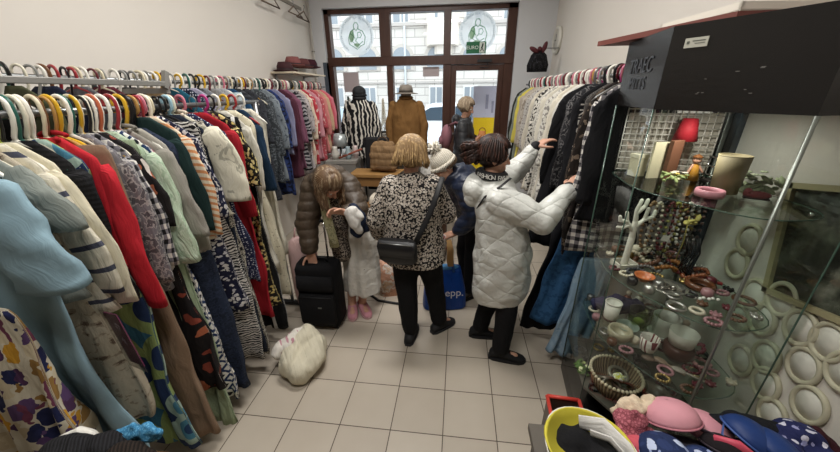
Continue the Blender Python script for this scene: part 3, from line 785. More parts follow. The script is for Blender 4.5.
# ---- wall rail
rw_ = lambda *a, **k: garment(*a[:3], RW, *a[3:], **k)
hidden = [('brown_coat', 'brown wool coat', '#5b4636'), ('black_coat', 'black wool coat', '#1b1b1d'), ('olive_parka', 'olive parka', '#4b4d38'), ('navy_blazer', 'navy blazer', '#20263a'), ('grey_blazer', 'mid grey blazer', '#66666a'), ('wine_pullover', 'wine red pullover', '#5a2530'), ('black_jacket', 'shiny black jacket', '#202024'), ('tan_jacket', 'tan jacket', '#8b7456')]
for i, (nm, lb, c) in enumerate(hidden):
    rw_(nm, lb + ' on the wall rail, half hidden behind the front hangers', 'coat', 1.1 + i * .14, F('plain', [c]), .95, .2, .02, sl=.5, depth=.028, short=lb + ' on the wall rail', hang=('white', 'black', 'teal', 'white', 'red', 'cream', 'grey', 'white')[i], hstyle=1)
vis = [
 ('teal_jacket', 'petrol teal jacket on the wall rail, first past the front hangers', 'jacket', 2.26, ('plain', ['#1f566b']), .75, .0, .5, 'white'),
 ('navy_spot_blouse', 'navy blouse with fine white spots on the wall rail', 'blouse', 2.36, ('dots', ['#1f2438', '#b9bcc8'], 55), .85, .02, .45, 'yellow'),
 ('lilac_shirt', 'pale lilac shirt on the wall rail', 'shirt', 2.44, ('plain', ['#a4a0b6']), .80, .0, .5, 'white'),
 ('grey_tweed_jacket', 'grey tweed jacket with patch sleeves on the wall rail', 'jacket', 2.54, ('blotch', ['#4c4e54', '#83868c'], 60), .86, .0, .5, 'black'),
 ('light_grey_coat', 'light grey draped cardigan on the wall rail', 'cardigan', 2.66, ('plain', ['#8d8d8e']), .95, .03, .42, 'grey'),
 ('silver_grey_shirt', 'silver grey satin shirt beside the draped cardigan', 'shirt', 2.76, ('plain', ['#a2a3a5']), .92, .02, .5, 'white'),
 ('pale_jeans', 'pale washed blue jeans folded over a hanger on the wall rail', 'jeans', 2.82, ('blotch', ['#9db4be', '#b9cad0'], 12), 1.35, .04, None, 'white'),
 ('blue_velvet_shirt', 'peacock blue velvet top below the pale jeans', 'shirt', 2.88, ('plain', ['#1f4262']), 1.28, .0, .5, 'red'),
 ('charcoal_coat', 'charcoal ribbed coat in the middle of the wall rail', 'coat', 2.98, ('stripe', ['#2d2f33', '#44474c'], 28), 1.2, .0, .55, 'black'),
 ('black_sequin_dress', 'black dress with grey glints beside the charcoal coat', 'dress', 3.10, ('blotch', ['#18181b', '#3a3c42'], 50), 1.2, .03, .4, 'yellow'),
 ('mottled_grey_shirt', 'dark mottled grey lace top on the wall rail', 'shirt', 3.24, ('blotch', ['#2f3236', '#6f757a', '#3c4044'], 34), 1.05, .03, .55, 'wood'),
 ('slate_blouse', 'slate blue-grey crinkled blouse on the wall rail', 'blouse', 3.38, ('blotch', ['#4f565e', '#7c848b'], 24), 1.05, .0, .5, 'white'),
 ('cobalt_blouse', 'dark blouse with cobalt splashes low on the wall rail', 'blouse', 3.48, ('blotch', ['#1b1d28', '#22253a', '#2f3f70'], 22), 1.25, .0, .5, 'black'),
 ('lavender_shirt', 'lavender blue shirt before the plum coat', 'shirt', 3.60, ('plain', ['#83849f']), .8, .0, .5, 'pink'),
 ('plum_coat', 'long plum maroon coat on the wall rail', 'coat', 3.72, ('plain', ['#4f2a38']), 1.1, .0, .58, 'steel'),
 ('mauve_pullover', 'mauve pullover right behind the plum coat', 'pullover', 3.82, ('plain', ['#7b4f63']), 1.0, .0, .5, 'red'),
 ('black_white_blouse', 'black blouse with pale grey swirls before the pinks', 'blouse', 3.94, ('wavy', ['#222226', '#9a979a'], 7), 1.05, .0, .5, 'white'),
 ('charcoal_print_dress', 'charcoal dress with small pale print beside the cream kimono', 'dress', 4.06, ('blotch', ['#2a272b', '#b0a8a8'], 36), 1.15, .0, .4, 'black'),
 ('cream_kimono', 'cream kimono with pink sprigs at the start of the pinks', 'kimono', 4.18, ('floral', ['#d9c9b4', '#c98c86', '#d9c9b4', '#d4a89a'], 14), 1.05, .0, .5, 'white'),
 ('scarlet_blouse', 'scarlet and white patterned blouse among the pinks', 'blouse', 4.28, ('floral', ['#b8404a', '#e0c9c0', '#a83340'], 20), 1.05, .0, .45, 'pink'),
 ('rose_shirt', 'rose pink shirt among the pinks on the wall rail', 'shirt', 4.40, ('plain', ['#c98f98']), 1.0, .0, .5, 'white'),
 ('blush_dress', 'blush dress with red speckles among the pinks', 'dress', 4.52, ('blotch', ['#d8b0ac', '#b8545c'], 30), 1.05, .0, .4, 'red'),
 ('salmon_cardigan', 'salmon cardigan near the far end of the wall rail', 'cardigan', 4.64, ('plain', ['#cf8580']), .95, .0, .5, 'cream'),
 ('sand_blouse', 'sand coloured blouse between the salmon and the coral', 'blouse', 4.75, ('plain', ['#c9ac8c']), .95, .0, .45, 'white'),
 ('coral_dress', 'coral pink dress at the far end of the wall rail', 'dress', 4.82, ('plain', ['#d1626e']), 1.0, .03, .42, 'pink'),
 ('pink_blouse', 'bright pink blouse hanging last before the window', 'blouse', 4.89, ('plain', ['#d87f8c']), .9, .0, .45, 'white'),
]
for nm, lb, ct, y, fb, L, fl, sl, hg in vis:
    kw = dict(p=.4) if fb[0] in ('blotch', 'dots', 'floral') else {}
    if fb[0] == 'dots': kw = dict(p=.3)
    rw_(nm, lb, ct, y, F(*fb, **kw), L, .2, fl, sl=sl, slr=(.075, .058), out=.05, depth=.03, bottom='leg' if ct == 'jeans' else None, hang=hg, hstyle=1, short=lb.split(' on the')[0], rz=random.Random(nm).uniform(-.12, .12))
# further bare hooks crowding the wall rail
rd = random.Random(5)
cols = ['white', 'black', 'grey', 'cream', 'steel', 'white', 'black', 'ivory', 'grey', 'white', 'teal', 'black', 'cream', 'white', 'maroon', 'grey']
used = {}
y = 1.04
k = 0
while y < 4.95:
    c_ = cols[k % len(cols)] if rd.random() < .85 else rd.choice(['yellow', 'pink', 'maroon', 'violet', 'brown', 'red'])
    zone = 'nearest part' if y < 2.0 else ('middle part' if y < 3.6 else 'far end')
    hanger(c_, (RW[0], y, RW[1]), 1, '%s plastic hanger crowded on the %s of the wall rail' % (c_, zone), '%s hangers, %s of the wall rail' % (c_, zone), rd.uniform(-.25, .25), rd.choice((0, 1, 1)))
    y += rd.uniform(.04, .07); k += 1
# spare hangers on the front rail
y = .80
k = 0
fc = ['white', 'ivory', 'cream', 'white', 'black', 'teal', 'white', 'brown', 'yellow', 'white', 'cream', 'ivory', 'orange', 'pink', 'white', 'white', 'black', 'red', 'ivory', 'grey', 'pink', 'white', 'black', 'blue', 'grey', 'white']
while k < len(fc) and y < 1.5:
    hanger(fc[k], (RF[0], y, RF[1]), 1, '%s plastic hanger packed between garments on the front left rail' % fc[k], '%s spare hangers on the front left rail' % fc[k], rd.uniform(-.12, .12), rd.choice((0, 1, 1)))
    y += rd.uniform(.03, .045); k += 1

# ---- right rail, from the cabinet towards the window
rr_ = lambda *a, **k: garment(*a[:3], RR, *a[3:], **k)
rr_('black_dress', 'plain black long-sleeved dress hanging nearest the cabinet', 'dress', 1.90, F('plain', ['#131316']), .86, .20, .03, sl=.55, slr=(.07, .05), depth=.03, short='black long-sleeved dress', hang='yellow', hstyle=1)
rr_('checked_blouse', 'black and white gingham blouse hanging next to the glass cabinet', 'blouse', 1.96, F('plaid', ['#dcd7cf', '#26262a', '#7a7678'], 20), 1.08, .205, .02, sl=.55, slr=(.07, .05), depth=.03, short='gingham blouse', hang='violet', hstyle=1)
rr_('blue_jeans', 'light blue jeans hanging low beside the glass cabinet', 'jeans', 1.925, F('blotch', ['#7b96ae', '#93abbd', '#86a0b6'], 9, p=.4, wr=.7), 1.90, .125, .01, bottom='leg', top=1.0, depth=.04, fold=.024, short='light blue jeans', hang='black', lean=-.125)
rr_('bronze_floral_dress', 'dark bronze brocade dress beside the black dress', 'dress', 2.09, F('floral', ['#241f1c', '#5f5346', '#2a2421', '#77685a'], 24, p=.42), 1.25, .2, .03, sl=.58, slr=(.075, .055), depth=.035, short='bronze brocade dress', hang='pink', hstyle=1)
rr_('grey_melange_coat', 'charcoal herringbone coat low beside the denim skirt', 'coat', 2.15, F('blotch', ['#3c3a38', '#6c6864', '#4b4845'], 44, p=.42), 1.58, .2, .03, depth=.035, short='charcoal herringbone coat', hang='maroon', hstyle=1)
rr_('black_trousers', 'black trousers whose cuffs nearly touch the floor by the cabinet', 'trousers', 2.2, F('plain', ['#16161a']), 1.90, .15, .05, bottom='leg', top=.4, depth=.03, short='black trousers', hang='black', lean=-.14)
rr_('denim_skirt', 'dark petrol denim skirt swinging out beside the silver coat', 'skirt', 2.08, F('blotch', ['#27496d', '#31587f'], 26, p=.45), 1.74, .18, .05, bottom='skirt', top=.72, depth=.04, fold=.02, short='dark petrol denim skirt', hang='steel', hstyle=2, lean=-.14)
rr_('lettered_shirt', 'black shirt with vertical white letter bands, in the dark part of the right rail', 'shirt', 2.27, F('plain', ['#1b1b1e']), .95, .2, .02, sl=.62, slr=(.07, .05), depth=.028, short='white-lettered black shirt', hang='white', hstyle=1)
rr_('grey_plaid_shirt', 'grey and black marbled shirt behind the lettered shirt', 'shirt', 2.42, F('blotch', ['#232326', '#6e6c6c', '#2c2c2f'], 26, p=.45), 1.02, .2, .02, sl=.6, slr=(.075, .05), depth=.05, short='marbled grey shirt', hang='magenta', hstyle=1)
rr_('black_coat', 'long black coat pulled out from the rail by the woman in silver', 'coat', 2.52, F('plain', ['#111114']), 1.3, .23, .06, sl=.6, slr=(.085, .06), out=.07, depth=.06, short='long black coat', hang='wood', hstyle=1, lean=-.06)
wh = [('white_shirt', 'crisp white shirt first after the long black coat', 2.66, ('plain', ['#d9d6ce'])), ('ivory_blouse', 'ivory satin blouse second after the black coat', 2.80, ('plain', ['#d8d1c1'])), ('white_tunic', 'white tunic with fine grey sprigs on the right rail', 2.94, ('blotch', ['#d8d5cc', '#d8d5cc', '#8f8b86'], 34)), ('cream_shirt', 'cream shirt in the middle of the whites', 3.10, ('plain', ['#d2ccbd'])),
      ('white_lace_shirt', 'white lace top among the whites on the right rail', 3.26, ('lace', ['#dcd9d1', '#a9a59c'], 40)), ('black_speck_blouse', 'white blouse with scattered black specks', 3.44, ('blotch', ['#d6d2c8', '#d6d2c8', '#3b3836'], 40)), ('pale_cardigan', 'pale cream cardigan behind the speckled blouse', 3.62, ('plain', ['#cdc6b6'])),
      ('grey_dot_blouse', 'light grey dotted blouse before the mauve one', 3.80, ('dots', ['#b5b1ac', '#77736f'], 34)), ('taupe_jacket', 'taupe printed jacket next to the yellow shirt', 3.98, ('blotch', ['#8d8378', '#b5aca0'], 26)), ('stone_blouse', 'stone beige blouse next to the yellow shirt', 4.16, ('plain', ['#a99f92'])), ('yellow_shirt', 'lemon yellow shirt near the window end of the right rail', 4.36, ('plain', ['#cfc05a'])),
      ('grey_green_shirt', 'grey green top beyond the yellow shirt', 4.54, ('plain', ['#7f857c'])), ('dark_olive_jacket', 'dark olive jacket hanging last before the door on the right rail', 4.72, ('plain', ['#2f302a']))]
hh = ['white', 'red', 'pink', 'white', 'maroon', 'grey', 'pink', 'red', 'white', 'black', 'white', 'teal', 'black']
for i, (nm, lb, y, fb) in enumerate(wh):
    rr_(nm, lb, lb.split()[1] if False else nm.split('_')[-1], y, F(*fb, **(dict(p=.45) if fb[0] == 'blotch' else dict(p=.3) if fb[0] == 'dots' else dict(p=.08) if fb[0] == 'lace' else {})), 1.15 - .02 * (i % 3), .2, .02, sl=.55, slr=(.075, .055), out=.06, depth=.035, hang=hh[i], hstyle=1, short=lb, rz=random.Random(nm).uniform(-.1, .1))
rd = random.Random(11)
y = 1.95; k = 0
fc = ['violet', 'yellow', 'magenta', 'black', 'white', 'black', 'grey', 'steel', 'pink', 'white', 'maroon', 'white', 'maroon', 'white', 'pink', 'grey', 'white', 'maroon', 'grey', 'pink', 'white', 'pink', 'white', 'grey', 'red', 'white', 'black', 'teal', 'white', 'pink', 'red', 'white', 'grey', 'white', 'pink', 'black', 'white', 'red', 'white', 'black']
while y < 4.7 and k < len(fc):
    zone = 'above the dark clothes' if y < 2.6 else ('above the whites' if y < 3.8 else 'near the door')
    hanger(fc[k], (RR[0], y, RR[1]), -1, '%s plastic hanger on the right rail %s' % (fc[k], zone), '%s hangers on the right rail %s' % (fc[k], zone), rd.uniform(-.2, .2), rd.choice((0, 1, 1)))
    y += rd.uniform(.055, .085); k += 1
# letters down the sleeve and front of the lettered shirt
ls = [o for o in bpy.data.objects if o.name.startswith('lettered_shirt')][0]
for k, (tx, px, pz) in enumerate((('TRIBUTE', -.148, -.34), ('FASHION', -.155, -.62))):
    glyphs(tx, .075, plain('#cfcac2', .8), 'lettering', ls, (px, -.040, pz), (PI / 2, PI / 2, 0), extr=.001)
# ------------------------------------------------------------------ people
def skin_mat(c):
    t = NT('skin'); n = t.noise(t.coord('Object'), 14, 3)
    a = lin(c); b = tuple(q * .86 for q in a[:3]) + (1,)
    return t.fin(t.mix(n, a, b), .5, 0, .35, **{'Subsurface Weight': .08, 'Subsurface Radius': (.01, .004, .002)})
SKIN = skin_mat('#c99a82')
def hair_mat(cols):
    t = NT('hair'); v = t.coord('Object', scale=(1, 1, .22)); n = t.noise(v, 60, 3); n2 = t.noise(v, 18, 2)
    c = t.mix(n2, lin(cols[0]), lin(cols[1]))
    if len(cols) > 2: c = t.mix(t.math('GREATER_THAN', n, .56), c, lin(cols[2]))
    t.bump(n, .5, .006)
    return t.fin(c, .45, 0, .35)
def frame(fwd, up=(0, 0, 1)):
    f = Vector(fwd).normalized(); u = Vector(up); s = f.cross(u).normalized(); u = s.cross(f).normalized()
    return s, f, u
def rotm(s, f, u): return Matrix(((s.x, f.x, u.x), (s.y, f.y, u.y), (s.z, f.z, u.z)))
def head_prims(mb, c, fwd, up=(0, 0, 1)):
    c = Vector(c); s, f, u = frame(fwd, up); R = rotm(s, f, u)
    P = lambda a, b, d: c + s * a + f * b + u * d
    mb.ball(P(0, -.012, .028), (.073, .09, .086), 20, R)
    mb.ball(P(0, .018, -.03), (.060, .068, .078), 18, R)
    mb.ball(P(0, .035, -.068), (.045, .045, .04), 14, R)
    mb.ball(P(0, .066, -.092), (.018, .016, .015), 10, R)
    mb.cone(P(0, .082, .018), P(0, .102, -.022), .008, .0125, 10)
    for k in (-1, 1):
        mb.ball(P(k * .010, .094, -.024), .009, 8)
        mb.cone(P(k * .014, .079, .034), P(k * .045, .064, .032), .011, .009, 8)
        mb.ball(P(k * .036, .056, -.02), (.024, .022, .022), 10, R)
        mb.ball(P(k * .074, -.005, -.006), (.008, .018, .030), 10, R)
    mb.cone(P(-.016, .080, -.052), P(.016, .080, -.052), .0075, .0075, 8)
    mb.cone(P(-.014, .079, -.062), P(.014, .079, -.062), .0085, .0085, 8)
def add_eyes(c, fwd, root, up=(0, 0, 1)):
    c = Vector(c); s, f, u = frame(fwd, up)
    for k in (-1, 1):
        p = c + s * (k * .029) + f * .071 + u * .012
        e = obj('eye', MB().ball(p, .0115, 12), plain('#d9d4cc', .2), root)
        obj('iris', MB().ball(p + f * .007, .006, 8), plain('#3a2a20', .2), e)
def hand_prims(mb, w, d, n, curl=.35, thumb=1, spread=.0):
    """w wrist, d pointing direction of the fingers, n palm normal (palm faces along n)"""
    w = Vector(w); d = Vector(d).normalized(); n = Vector(n); n = (n - d * n.dot(d)).normalized(); s = d.cross(n).normalized() * thumb
    lens = (.068, .078, .072, .056)
    for i in range(4):
        o = (1.5 - i) * .0195
        b = w + s * (o * .7) + d * .012; k = w + s * o + d * (.088 - .004 * abs(i - 1))
        mb.cone(b, k, .0135, .0105, 10)
        a = curl * (.8 + .15 * i); p = k; L = lens[i]
        for j, (fr, r0, r1) in enumerate(((.45, .0095, .0085), (.32, .0085, .0078), (.23, .0078, .0065))):
            dirv = d * math.cos(a) + n * math.sin(a) + s * (spread * (1.5 - i))
            q = p + dirv.normalized() * (L * fr)
            mb.cone(p, q, r0, r1, 8); p = q; a += curl * 1.0
    b = w + s * .022 + d * .022
    t1 = b + (s * .75 + d * .6 + n * .35).normalized() * .042
    t2 = t1 + (s * .35 + d * .85 + n * .5).normalized() * .030
    t3 = t2 + (s * .05 + d * .9 + n * .6).normalized() * .024
    mb.cone(b, t1, .014, .0115, 8); mb.cone(t1, t2, .0112, .0098, 8); mb.cone(t2, t3, .0098, .0075, 8)
def loft(mb, secs, side, fwd, n=28, pw=.85):
    """closed torso from (centre, half-width, half-depth)"""
    s = Vector(side).normalized(); f = Vector(fwd).normalized()
    rg = []
    for c, a, b in secs:
        c = Vector(c); row = []
        for j in range(n):
            th = 2 * PI * j / n; x, y = math.cos(th), math.sin(th)
            row.append(c + s * (a * math.copysign(abs(x) ** pw, x)) + f * (b * math.copysign(abs(y) ** pw, y)))
        rg.append(row)
    return mb.rings(rg)
def shoe(root, name, an, d, m, sole, L=.25, hgt=.085, label=None):
    d = Vector((d[0], d[1], 0)).normalized(); s = Vector((d.y, -d.x, 0)); a = Vector((an[0], an[1], 0))
    up = MB(); rg = []
    for t_, w, z in ((-.085, .022, .055), (-.075, .034, .075), (-.03, .041, hgt + .012), (.02, .043, hgt), (.07, .045, .068), (.12, .046, .052), (.16, .034, .042), (.178, .014, .03)):
        t_ *= L / .26
        row = []
        for j in range(16):
            th = 2 * PI * j / 16; x, y = math.cos(th), math.sin(th)
            row.append(a + d * t_ + s * (w * x) + Vector((0, 0, .014 + max(0, (z - .014) * (.5 + .5 * y)))))
        rg.append(row)
    up.rings(rg); o = obj(name, up, m, root, label=label)
    so = MB(); pts = []
    for t_, w in ((-.09, .02), (-.06, .038), (0, .044), (.07, .047), (.13, .046), (.165, .032), (.182, .008)):
        pts.append((t_ * L / .26, w))
    pl = [a + d * q + s * w for q, w in pts] + [a + d * q - s * w for q, w in reversed(pts)]
    so.prism([(p.x, p.y) for p in reversed(pl)], 0.002, .022); obj('sole', so, sole, o, False)
    return o
def locks(mb, c, fwd, up, hem, rads=(.083, .1, .1), n=44, face=62, r=.015, seed=1, rag=.015, part=0.0, flick=0.0, down=None):
    """strands that run from the crown over the skull to a hem level below it"""
    c = Vector(c); s, f, u = frame(fwd, up); rd = random.Random(seed); dn = Vector(down).normalized() if down else -u
    for layer, k in ((0, 1.0), (1, 1.08)):
        for i in range(n):
            a = 2 * PI * (i + .5 * layer) / n
            ca = math.degrees(abs(((a + PI) % (2 * PI)) - PI))      # 0 = forwards
            dirn = f * math.cos(a) + s * math.sin(a)
            short = ca < face
            pts = []
            for q in (0, .25, .5, .75, 1.0):
                th = q * PI / 2 * (.72 if short else 1.04)
                pts.append(c + u * (.028 + rads[2] * k * math.cos(th)) + f * (-.012) + s * part * (1 - q) + (f * math.cos(a) * rads[1] * k + s * math.sin(a) * rads[0] * k) * math.sin(th))
            if not short:
                h = hem * rd.uniform(.9, 1.08)
                base = pts[-1]
                for q in (.35, .7, 1.0):
                    pts.append(base + dn * (h * q) + dirn * ((.014 * math.sin(q * 2.6) - .03 * q * q * (1 if flick == 0 else -flick))) + Vector((rd.uniform(-1, 1), rd.uniform(-1, 1), 0)) * rag * q)
            m = len(pts)
            mb.tube(pts, [r * (1 - .55 * (j / (m - 1)) ** 2) for j in range(m)], 6, .55)
def base_legs(mb, J):
    for k in 'LR':
        mb.chain([J['hip' + k], J['kn' + k], J['an' + k]], [.075, .052, .036])
        a = Vector(J['an' + k]); d = Vector(J.get('foot' + k, J['foot'])).normalized()
        mb.cone((a.x, a.y, .05), (a.x + d.x * .1, a.y + d.y * .1, .04), .032, .026)
def base_arms(mb, J, curl=.35):
    for k in 'LR':
        mb.chain([J['sh' + k], J['el' + k], J['wr' + k]], [.05, .038, .027])
        hand_prims(mb, J['wr' + k], J['hd' + k], J['hn' + k], J.get('curl' + k, curl), J.get('th' + k, 1))
def base_body(mb, J):
    mb.chain([J['pelvis'], J['waist'], J['chest'], J['neck']], [.11, .095, .095, .05])
    mb.chain([J['shL'], J['chest'], J['shR']], [.06, .1, .06])
    mb.cone(J['neck'], Vector(J['head']) + Vector((0, 0, -.04)), .05, .046)
    base_legs(mb, J); base_arms(mb, J)
    head_prims(mb, J['head'], J['face'], J.get('up', (0, 0, 1)))
def wrinkle(a, k, seed=0, zq=None):
    def f(co):
        out = np.array([noise.fractal(Vector((p[0] * k + seed, p[1] * k, p[2] * k * .8)), 1.0, 2.0, 2) for p in co]) * a
        if zq is not None: out += zq(co)
        return out
    return f

# --- woman in the flowered blouse, seen from behind
J = dict(pelvis=(-.285, 2.09, .86), waist=(-.295, 2.07, 1.02), chest=(-.305, 2.07, 1.20), neck=(-.303, 2.08, 1.335), head=(-.303, 2.12, 1.455), face=(.12, 1, -.28),
         shL=(-.45, 2.07, 1.25), elL=(-.545, 2.05, 1.01), wrL=(-.545, 2.17, .795), hdL=(.15, .25, -1), hnL=(.9, .3, .1), thL=1,
         shR=(-.155, 2.09, 1.255), elR=(-.065, 2.16, 1.04), wrR=(-.09, 2.36, .98), hdR=(-.2, 1, -.1), hnR=(-.9, 0, -.4), thR=-1,
         hipL=(-.365, 2.09, .83), knL=(-.350, 2.06, .45), anL=(-.325, 2.03, .075), hipR=(-.205, 2.10, .83), knR=(-.145, 2.14, .45), anR=(-.10, 2.17, .075), foot=(.12, .9, 0), footL=(.45, -.45, 0), footR=(.5, .5, 0))
J['footL'] = (.25, -.8, 0) if False else (.1, .9, 0)
O = thing('person', 'woman with a blond bob in a black and white flowered blouse, seen from behind', 'person', (0, 0, 0))
b = MB(); base_body(b, J); remeshed('body', b, SKIN, O, .0055, 5)
add_eyes(J['head'], J['face'], O)
b = MB(); loft(b, [((-.285, 2.09, .70), .225, .165), ((-.288, 2.09, .80), .22, .16), ((-.295, 2.08, .98), .20, .145), ((-.303, 2.075, 1.16), .20, .14), ((-.303, 2.075, 1.26), .175, .115), ((-.303, 2.075, 1.335), .10, .07), ((-.303, 2.075, 1.365), .062, .055)], (1, .06, 0), (-.06, 1, 0))
b.chain([(-.44, 2.07, 1.26), (-.545, 2.05, 1.02), (-.55, 2.11, .90)], [.085, .078, .066]); b.chain([(-.165, 2.09, 1.265), (-.065, 2.16, 1.05), (-.085, 2.27, 1.0)], [.085, .078, .066])
remeshed('blouse', b, F('floral', ['#1b1a1c', '#b9b0a5', '#c5bcb0', '#a59b8f'], 74, p=.54, cd='Object'), O, .011, 5, wrinkle(.010, 7, 3))
b = MB(); b.ball((-.285, 2.09, .80), (.17, .14, .16), 20)
for k in 'LR': b.chain([J['hip' + k], J['kn' + k], (J['an' + k][0], J['an' + k][1], .11)], [.108, .082, .066])
remeshed('trousers', b, F('plain', ['#131315'], wr=.4), O, .011, 5, wrinkle(.008, 9, 8))
for k in 'LR': shoe(O, 'shoe', J['an' + k], J['foot' + k], plain('#1f1f22', .7), plain('#2d2d30', .7))
b = MB(); b.ball((-.303, 2.105, 1.479), (.083, .098, .098), 22); locks(b, J['head'], J['face'], (0, 0, 1), .085, (.092, .104, .102), 60, 50, .0125, 4, .009, flick=.25)
obj('hair', b, hair_mat(['#6b5235', '#987b52', '#a98c60']), O)
# her bag
bg = thing('crossbody_bag', 'black crossbody bag with a wide strap on the back of the flowered blouse', 'bag', (-.375, 1.90, .86), -.12)
b = MB(); loft(b, [((0, 0, -.085), .10, .03), ((0, 0, -.06), .135, .045), ((0, 0, .03), .135, .045), ((0, 0, .085), .125, .03)], (1, 0, 0), (0, 1, 0)); obj('pouch', b, plain('#151517', .45), bg)
b = MB(); loft(b, [((0, -.045, -.02), .12, .006), ((0, -.05, .05), .13, .008), ((0, -.03, .09), .125, .012)], (1, 0, 0), (0, 1, 0)); obj('flap', b, plain('#1a1a1d', .4), bg)
obj('zip', MB().tube([(-.11, -.05, .075), (.11, -.05, .075)], .004, 6), STEEL, bg)
b = MB(); b.tube([(.12, .0, .07), (.16, .028, .16), (.20, .045, .25), (.235, .065, .35), (.255, .10, .425), (.262, .17, .468), (.25, .25, .46), (.23, .32, .42)], .019, 10, .3, up=(1, 0, .4)); obj('strap', b, plain('#161618', .6), bg)

# --- woman in the silver quilted coat
J = dict(pelvis=(.335, 2.06, .84), waist=(.31, 2.06, 1.0), chest=(.27, 2.06, 1.18), neck=(.225, 2.07, 1.345), head=(.228, 2.08, 1.462), face=(1, .10, -.12),
         shR=(.25, 1.90, 1.26), elR=(.50, 1.85, 1.13), wrR=(.675, 1.98, 1.30), hdR=(.6, .45, .5), hnR=(.5, .6, -.6), thR=1,
         shL=(.25, 2.23, 1.28), elL=(.42, 2.34, 1.33), wrL=(.535, 2.36, 1.49), hdL=(.75, .15, .45), hnL=(.5, .2, -.8), thL=-1,
         hipL=(.335, 2.14, .82), knL=(.31, 2.14, .45), anL=(.235, 2.13, .075), hipR=(.34, 1.98, .82), knR=(.39, 1.95, .45), anR=(.375, 1.90, .075), foot=(1, -.12, 0), footL=(1, .05, 0), footR=(1, -.1, 0))
O = thing('person', 'woman in a silver white quilted coat reaching up to the right clothes rail', 'person', (0, 0, 0))
b = MB(); base_body(b, J); remeshed('body', b, SKIN, O, .0055, 5)
add_eyes(J['head'], J['face'], O)
b = MB()
loft(b, [((.345, 2.06, .47), .19, .185), ((.345, 2.06, .55), .215, .20), ((.335, 2.06, .8), .225, .195), ((.315, 2.06, 1.0), .22, .175), ((.285, 2.06, 1.17), .215, .155), ((.26, 2.06, 1.28), .18, .125), ((.235, 2.07, 1.35), .10, .09)], (.05, 1, 0), (1, 0, .08))
b.chain([(.255, 1.90, 1.245), (.51, 1.86, 1.135), (.66, 1.965, 1.28)], [.092, .085, .058]); b.chain([(.255, 2.22, 1.26), (.42, 2.34, 1.325), (.515, 2.355, 1.46)], [.09, .082, .055])
b.ball((.125, 2.06, 1.275), (.085, .13, .10), 18, Matrix.Rotation(.5, 3, 'Y')); b.ball((.10, 2.06, 1.215), (.06, .10, .07), 14)
t = NT('quilted_nylon'); v = t.coord('Object'); q = t.xyz(v)
wob = t.math('MULTIPLY', t.noise(v, 5, 2), .6)
a1 = t.math('ABSOLUTE', t.math('SINE', t.math('MULTIPLY', t.math('ADD', t.math('ADD', q[2], t.math('MULTIPLY', t.math('ADD', q[0], q[1]), .55)), t.math('MULTIPLY', wob, .16)), 30)))
a2 = t.math('ABSOLUTE', t.math('SINE', t.math('MULTIPLY', t.math('ADD', t.math('SUBTRACT', q[2], t.math('MULTIPLY', t.math('SUBTRACT', q[0], q[1]), .9)), t.math('MULTIPLY', wob, .2)), 14)))
hq = t.math('POWER', t.math('MINIMUM', a1, a2), .4)
t.bump(t.math('ADD', t.math('MULTIPLY', hq, .8), t.math('MULTIPLY', t.noise(v, 26, 4, dist=.6), .8)), .55, .018)
QUILT = t.fin(lin('#cfd0ca'), .36, 0, .5)
remeshed('coat', b, QUILT, O, .010, 4, wrinkle(.017, 8, 5))
for p0, p1 in (((.655, 1.96, 1.275), (.68, 1.985, 1.305)), ((.51, 2.353, 1.455), (.54, 2.362, 1.495))):
    obj('cuff', MB().cone(p0, p1, .042, .036), plain('#17171a', .8), O, label='black knitted cuff')
cl = obj('collar', MB().tor((.222, 2.07, 1.362), .078, .028, 28, 10, Matrix.Rotation(.12, 3, 'Y'), sy=1.05), plain('#1a1a1d', .7), O, label='black collar band with white letters')
for k, ch in enumerate('FASHION FASHION'):
    a = -2.55 + k * .165
    if ch == ' ': continue
    glyphs(ch, .040, plain('#d8d6d0', .7), 'letter', cl, (.222 + .107 * math.cos(a), 2.07 + .111 * math.sin(a), 1.362 - .012 * math.cos(a)), (PI / 2, 0, a + PI / 2))
b = MB(); b.ball((.335, 2.06, .80), (.14, .17, .15), 20)
for k in 'LR': b.chain([J['hip' + k], J['kn' + k], (J['an' + k][0] - .005, J['an' + k][1], .10)], [.10, .08, .064])
remeshed('trousers', b, F('plain', ['#151517'], wr=.4), O, .011, 5, wrinkle(.008, 9, 4))
for k in 'LR': shoe(O, 'shoe', J['an' + k], J['foot' + k], plain('#141416', .8), plain('#1d1d1f', .7), .26, .11)
b = MB(); b.ball((.216, 2.08, 1.49), (.102, .088, .096), 22); locks(b, J['head'], J['face'], (0, 0, 1), .035, (.09, .106, .103), 46, 62, .014, 9, .016)
rd = random.Random(3)
for i in range(46):
    a = rd.uniform(0, 6.28); e = rd.uniform(-1, 1); c0 = Vector((.088, 2.07, 1.488))
    p = [c0 + Vector((.066 * math.cos(a + j * .8) * math.cos(e), .07 * math.sin(a + j * .8), .062 * math.sin(e + j * .4))) * (1 + .12 * (j == 3)) for j in range(4)]
    b.tube(p, [.014, .013, .011, .005], 6)
b.ball((.098, 2.075, 1.487), (.062, .066, .058), 14)
obj('hair', b, hair_mat(['#1c1210', '#33211b', '#4a2e25']), O)
sb = thing('shoulder_bag', 'black shoulder bag carried on the far side of the silver coat', 'bag', (.30, 2.33, .80))
b = MB(); loft(b, [((0, 0, -.12), .10, .03), ((0, 0, 0), .12, .045), ((0, 0, .1), .10, .03)], (1, 0, 0), (0, 1, 0)); obj('pouch', b, plain('#161618', .5), sb)
b = MB(); b.tube([(-.03, -.02, .1), (-.10, -.09, .2), (-.155, -.2, .27), (-.165, -.36, .36), (-.13, -.44, .46), (-.04, -.455, .535), (.02, -.40, .57)], .011, 8, .4); obj('strap', b, plain('#17171a', .6), sb)

